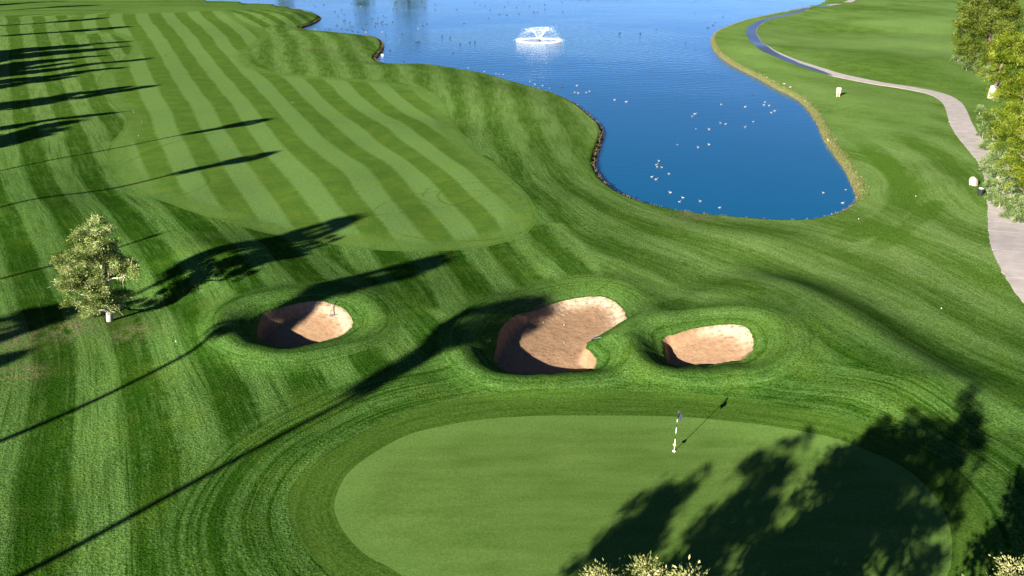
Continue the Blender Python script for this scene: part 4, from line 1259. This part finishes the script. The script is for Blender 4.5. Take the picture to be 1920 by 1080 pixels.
rake('blue grey rake lying on the grass right of the middle bunker', (1112, 638), (1128, 634), .0, .5)

# ------------------------------------------------------------------ signs, boulder, bin
M_WOOD = simple('pale_yellow_wood', (.55, .43, .24), .6, .08, 6)
sb = spot(1571, 181)
sg = thing('yardage_sign', 'pale yellow wooden sign on two legs by the pond', 'sign', sb, -.25)
sc_ = np.linalg.norm(sb - np.array([0, 0, CAM_H])) / FPX
w_, h_ = 7.2 * sc_, 15 * sc_
q = MB()
q.box((0, 0, h_ * .70), (w_, .09, h_ * .60))
q.build('board', M_WOOD, sg)
for s_ in (-1, 1):
    q = MB()
    q.box((s_ * w_ * .26, .004, h_ * .19), (.15, .075, h_ * .42))
    q.build('leg', M_WOOD, sg)
wb_ = spot(717, 112)
sg = thing('pond_sign', 'small white sign on a thin post at the left pond edge', 'sign', wb_, .3)
k_ = np.linalg.norm(wb_ - np.array([0, 0, CAM_H])) / FPX
q = MB()
q.box((0, 0, 7.3 * k_), (4.2 * k_, .05, 5.2 * k_))
q.build('board', M_WHITE, sg)
q = MB()
q.tube([(0, .06, -.1), (0, .06, 8 * k_)], [.05, .05], 8)
q.build('post', M_WHITE, sg)

def rock(name, label, loc, size, mat, seed, group=None, cat='rock'):
    r = np.random.default_rng(seed)
    V, F = [], []
    n, m_ = 9, 12
    lump = [(unit(r.normal(size=3)), r.uniform(.55, .85)) for _ in range(11)]
    for i in range(n + 1):
        ph = math.pi * i / n
        for j in range(m_):
            t = 2 * math.pi * j / m_
            d = np.array([math.sin(ph) * math.cos(t), math.sin(ph) * math.sin(t), math.cos(ph)])
            s_ = 1.0
            for pn, pd in lump:
                c = d @ pn
                if c > 1e-3: s_ = min(s_, pd / c)
            V.append(d * s_ * np.array(size) * .5)
    for i in range(n):
        for j in range(m_): F.append((i * m_ + j, (i + 1) * m_ + j, (i + 1) * m_ + (j + 1) % m_, i * m_ + (j + 1) % m_))
    o = mesh_np(name, V, F, mat, smooth=False, loc=[float(v) for v in loc])
    return tag(o, label, cat, group)
M_ROCK = simple('cream_stone', (.37, .325, .25), .9, .25, 2.5, bump=.04)
M_BSTONE = simple('bank_stone', (.30, .27, .21), .9, .25, 5)
M_STONE = simple('white_stone', (.5, .46, .38), .9, .2, 4)
bo = spot(1824, 349)
rock('boulder', 'large cream boulder beside the black bin near the path', bo + np.array([0, 0, .42]), (1.0, .8, 1.35), M_ROCK, 3)
bi = spot(1837, 366)
bn = thing('trash_bin', 'black bin with pale blue lid edge beside the cream boulder', 'bin', bi)
q = MB()
q.tube([(0, 0, 0), (0, 0, .05), (0, 0, .55), (0, 0, .6), (0, 0, .62)], [.2, .22, .25, .27, .25], 14)
q.build('body', M_BLACK, bn, True)
q = MB()
q.tube([(.05, .05, .62), (.05, .05, .68), (.06, .06, .72)], [.23, .23, .1], 14)
q.build('lid', simple('pale_blue_plastic', (.45, .65, .72), .4), bn, True)

for i, (px, py, w_, h_, lab) in enumerate([(1428, 141, 3, 2, 'small pale stone, first along the reeds'), (1438, 146, 5, 2.5, 'long pale stone at the waterline left of the green clump'), (1452, 154, 4, 2.5, 'pale stone jutting into the water below the green clump'), (1470, 158, 8, 2.5, 'long white edging stone, left of the pair'), (1482, 164, 8, 2.5, 'long white edging stone, right of the pair'), (1509, 191, 3, 3, 'small white stone in the dry bank grass'), (1553, 264, 6, 5, 'broad pale stone on the right bank slope')]):
    p = spot(px, py)
    k_ = np.linalg.norm(p - np.array([0, 0, CAM_H])) / FPX
    o = rock('bank_stone', lab, p + np.array([0, 0, .08]), (w_ * k_ * .8, .35, h_ * k_ * .9), M_BSTONE, 40 + i, 'stones along the right pond bank', 'stone')
    o.rotation_euler[2] = -.35
for i, (px, py, lab) in enumerate([(1019, 605, 'in the middle bunker near its upper rim'), (1058, 610, 'in the middle of the middle bunker'), (1058, 643, 'in the lower half of the middle bunker'), (1394, 624, 'in the right bunker near its upper right rim')]):
    p = spot(px, py)
    rock('pebble', 'pale pebble lying ' + lab, p + np.array([0, 0, .03]), (.10, .09, .08), M_BSTONE, 60 + i, 'pebbles in the bunkers', 'pebble')
for i, (px, py, lab) in enumerate([(250, 207, 'upper of a close pair on the fairway edge'), (251, 211, 'lower of a close pair on the fairway edge'), (266, 228, 'below the pair on the fairway edge'), (260, 255, 'lowest on the fairway edge at left'), (549, 193, 'on a dark fairway stripe'), (1610, 411, 'right of the pond on the lawn'), (1717, 368, 'between pond and boulder'), (330, 641, 'below the lone tree'), (1765, 579, 'on the right lawn near the path')]):
    p = spot(px, py)
    q = MB()
    q.tube([(0, 0, 0), (0, 0, .01), (0, 0, .035), (0, 0, .06), (0, 0, .07)], [.015, .028, .035, .028, .008], 10)
    o = q.build('tee_marker', M_WHITE, None, True, loc=[float(v) for v in p])
    tag(o, 'tiny white marker ' + lab, 'marker', 'tiny white markers on the grass')

# ------------------------------------------------------------------ water birds
def bird_mesh(name, mat):
    sp = [(-.30, .12, .015), (-.24, .11, .055), (-.15, .085, .10), (0, .075, .125), (.13, .09, .105), (.19, .15, .055), (.205, .22, .04), (.225, .275, .05), (.265, .285, .045), (.31, .275, .022), (.36, .265, .008)]
    mb = MB()
    mb.tube([(a_, 0, b_) for a_, b_, c_ in sp], [c_ for a_, b_, c_ in sp], 8)
    o = mb.build(name, mat, None, True)
    return o
M_B1 = simple('white_plumage', (.24, .225, .205), .7, .4, 9)
M_B2 = simple('dark_plumage', (.03, .03, .035), .7, .3, 9)
protos = {}
ORD = 'first second third fourth fifth sixth seventh eighth ninth tenth eleventh twelfth thirteenth fourteenth fifteenth'.split()
def birds(pts, mat, scale, label, cat, group, seed, name):
    r = np.random.default_rng(seed)
    pts = sorted(pts)
    base_label = label
    for i, (px, py) in enumerate(pts):
        if len(pts) > 1: label = ORD[i] + ' from the left, ' + base_label
        p = spot(px, py, WATER_Z)
        if (mat.name, name) not in protos:
            o = bird_mesh(name, mat)
            protos[(mat.name, name)] = o
        else:
            o = protos[(mat.name, name)].copy()
            C.objects.link(o)
        o.location = (p[0], p[1], WATER_Z - .01)
        if sdf(p[0:1], p[1:2], LAKE)[0] > -.3: o.location[2] = float(height(p[0:1], p[1:2])[0])
        o.rotation_euler = (0, 0, r.uniform(-.5, .5) + (0 if r.uniform() < .6 else math.pi))
        s_ = scale * .58 * r.uniform(.85, 1.15)
        o.scale = (s_, s_, s_)
        tag(o, label, cat, group)
def zb(pts, ox, oy, k): return [(ox + a_ / k, oy + b_ / k) for a_, b_ in pts]
GR = 'ducks on the near arm of the pond'
L5 = lambda p: zb(p, 1180, 160, 4.5)
birds(L5([(776, 162)]), M_B1, 1.0, 'white duck alone, topmost of the scattered pale ducks', 'duck', GR, 1, 'duck')
birds(L5([(978, 183)]), M_B1, 1.0, 'white duck alone, left of the group of five', 'duck', GR, 2, 'duck')
birds(L5([(1145, 143), (1136, 167), (1180, 172), (1226, 217), (1198, 232)]), M_B1, 1.0, 'white duck in the group of five near the right bank', 'duck', GR, 3, 'duck')
birds(L5([(550, 243), (562, 241), (532, 262)]), M_B1, .95, 'white duck in the tight trio left of the scattered ducks', 'duck', GR, 4, 'duck')
birds(L5([(770, 320)]), M_B1, 1.0, 'white duck, left one of the side by side pair', 'duck', GR, 5, 'duck')
birds(L5([(813, 328)]), M_B1, 1.0, 'white duck, right one of the side by side pair', 'duck', GR, 6, 'duck')
birds(L5([(674, 373)]), M_B1, 1.0, 'white duck just below and left of the side by side pair', 'duck', GR, 7, 'duck')
birds(L5([(561, 368)]), M_B1, .6, 'tiny pale bird left of a lone white duck', 'duck', GR, 8, 'duck')
birds(L5([(1046, 308)]), M_B1, .95, 'white duck, right one of the slanting pair', 'duck', GR, 9, 'duck')
birds(L5([(978, 354)]), M_B1, 1.05, 'white duck, left one of the slanting pair', 'duck', GR, 10, 'duck')
birds(L5([(405, 502)]), M_B1, .55, 'tiny pale bird alone in the open middle water', 'duck', GR, 11, 'duck')
birds(L5([(672, 500)]), M_B1, 1.05, 'white duck, upper of the two in mid pond', 'duck', GR, 12, 'duck')
birds(L5([(582, 525)]), M_B1, 1.05, 'white duck, lower of the two in mid pond', 'duck', GR, 13, 'duck')
birds(L5([(250, 640), (231, 671), (236, 690), (275, 694)]), M_B1, .95, 'white duck in the cluster of four near the left bank', 'duck', GR, 14, 'duck')
birds(L5([(336, 749)]), M_B1, .95, 'white duck right of and below the cluster of four', 'duck', GR, 15, 'duck')
birds(L5([(191, 774)]), M_B1, 1.05, 'white duck, left one of the pair under the cluster', 'duck', GR, 16, 'duck')
birds(L5([(228, 795)]), M_B1, 1.15, 'white duck, right one of the pair under the cluster', 'duck', GR, 17, 'duck')
birds(L5([(346, 906)]), M_B1, 1.1, 'white duck, highest of three near the bottom bank', 'duck', GR, 18, 'duck')
birds(L5([(453, 950)]), M_B1, 1.0, 'white duck, rightmost of three near the bottom bank', 'duck', GR, 19, 'duck')
birds(L5([(423, 984)]), M_B1, .9, 'white duck, lowest of three near the bottom bank', 'duck', GR, 20, 'duck')
birds(L5([(600, 980)]), M_B1, .95, 'white duck alone near the bottom bank', 'duck', GR, 21, 'duck')
birds(L5([(763, 1034)]), M_B1, .95, 'white duck touching the bottom bank', 'duck', GR, 22, 'duck')
birds([(1544, 362)], M_B1, 1.0, 'white duck alone in the lower right bay', 'duck', GR, 23, 'duck')
birds([(1586, 356), (1594, 361)], M_B1, .6, 'tiny white bird at the right end of the pond', 'duck', GR, 24, 'duck')
birds([(1580, 381)], M_B1, 1.0, 'white duck in the bottom right corner of the pond', 'duck', GR, 25, 'duck')
birds(L5([(1020, 68), (1040, 77)]), M_B2, .8, 'dark bird in open water above the white ducks', 'waterbird', GR, 26, 'waterbird')
L2 = lambda p: zb(p, 800, 120, 4.8)
GB = 'ducks off the left bank bulge'
birds(L2([(930, 160), (975, 184), (1043, 197), (1105, 219)]), M_B1, .95, 'white duck in the row along the left bank edge', 'duck', GB, 27, 'duck')
birds(L2([(1215, 210), (1232, 208)]), M_B2, 1.1, 'dark bird between the bank row and the white ducks', 'waterbird', GB, 28, 'waterbird')
birds(L2([(1352, 196)]), M_B1, 1.15, 'white duck, topmost off the left bank bulge', 'duck', GB, 29, 'duck')
birds(L2([(1333, 256), (1365, 264)]), M_B1, 1.05, 'white duck in the left pair off the bank bulge', 'duck', GB, 30, 'duck')
birds(L2([(1437, 258), (1467, 246)]), M_B1, 1.0, 'white duck in the right pair off the bank bulge', 'duck', GB, 31, 'duck')
birds(L2([(1692, 325)]), M_B1, 1.15, 'white duck, left of two in the open water', 'duck', GB, 32, 'duck')
birds(L2([(1797, 342)]), M_B1, 1.15, 'white duck, right of two in the open water', 'duck', GB, 33, 'duck')
birds(L2([(690, 95), (655, 92), (625, 86), (520, 68), (375, 36)]), M_B1, .8, 'pale bird strung along the upper left bank edge', 'duck', GB, 34, 'duck')
GD = 'dark waterbirds on the far water'
L4 = lambda p: zb(p, 600, 0, 5.333)
birds(L4([(38, 48), (148, 115), (214, 97), (242, 147), (181, 157), (235, 205), (250, 203), (170, 252), (295, 225)]), M_B2, 1.5, 'dark bird speck above the second grassy point', 'waterbird', GD, 40, 'waterbird')
birds(L4([(85, 290), (105, 292), (50, 290), (214, 285), (260, 298), (280, 298), (310, 300), (325, 315), (380, 322), (305, 267), (327, 267), (425, 290), (440, 300), (470, 310)]), M_B2, 1.4, 'dark bird speck hugging the bank of the second grassy point', 'waterbird', GD, 41, 'waterbird')
birds(L4([(313, 38), (353, 147), (455, 82), (458, 241)]), M_B2, 1.5, 'dark bird speck in the left reflected tree', 'waterbird', GD, 42, 'waterbird')
birds(L4([(510, 187), (527, 187), (578, 178), (632, 157), (655, 174), (557, 231), (577, 237), (610, 230), (627, 250), (655, 245), (671, 241), (551, 264), (627, 215)]), M_B2, 1.4, 'dark bird speck in the flock between the two reflected trees', 'waterbird', GD, 43, 'waterbird')
birds(L4([(705, 14), (730, 90), (755, 20), (1050, 78), (1068, 240), (1028, 258), (820, 335), (727, 220), (745, 35), (765, 85), (1015, 15)]), M_B2, 1.5, 'dark bird speck around the broad reflected tree', 'waterbird', GD, 44, 'waterbird')
birds(L4([(960, 420), (975, 421), (990, 420), (657, 350), (700, 507), (835, 615)]), M_B2, 1.3, 'dark bird speck off the second grassy point tip', 'waterbird', GD, 45, 'waterbird')
birds(L4([(1150, 42), (1370, 97), (1440, 233), (1687, 182), (1550, 27), (1600, 50), (1650, 60), (1700, 100), (1870, 150), (1795, 145), (1150, 95), (1845, 70), (1880, 25)]), M_B2, 1.5, 'dark bird speck on the far open water left of the fountain', 'waterbird', GD, 46, 'waterbird')
birds(L4([(1220, 357), (1302, 365), (1302, 376), (1500, 417), (1550, 418), (1330, 530), (1400, 440)]), M_B2, 1.3, 'dark bird speck nearer than the fountain at left', 'waterbird', GD, 47, 'waterbird')
birds(L4([(403, 63), (980, 285), (462, 322), (625, 322)]), M_B1, 1.3, 'pale bird speck among the dark ones on the far water', 'duck', GD, 48, 'duck')
L6 = lambda p: zb(p, 960, 0, 4.364)
birds(L6([(58, 113), (37, 62), (143, 50), (180, 97), (210, 100), (267, 38), (270, 75), (415, 98), (410, 18), (537, 27), (615, 8), (560, 3), (98, 14)]), M_B2, 1.5, 'dark bird speck on the far water behind the fountain', 'waterbird', GD, 49, 'waterbird')
birds(L6([(378, 93)]), M_B1, 1.3, 'pale bird speck behind the fountain to its right', 'duck', GD, 50, 'duck')
birds(L6([(1503, 110), (1730, 133), (1420, 350)]), M_B2, 1.3, 'dark bird speck on the water left of the right bank', 'waterbird', GD, 51, 'waterbird')
birds(L6([(1663, 185), (1650, 210), (1640, 205), (1610, 225), (1595, 225), (1605, 232)]), M_B2, 1.3, 'dark bird huddled by the right bank tip', 'waterbird', GD, 52, 'waterbird')
birds(L6([(1180, 240), (1050, 275), (875, 270), (885, 271)]), M_B2, 1.3, 'dark bird speck right of the fountain', 'waterbird', GD, 53, 'waterbird')
L7 = lambda p: zb(p, 540, 0, 7.385)
birds(L7([(345, 70), (380, 90), (495, 68)]), M_B2, 1.5, 'dark bird speck beyond the first grassy point', 'waterbird', GD, 54, 'waterbird')
birds(L7([(290, 365), (275, 362), (375, 405)]), M_B1, 1.4, 'pale bird tucked under the first grassy point', 'duck', GD, 55, 'duck')
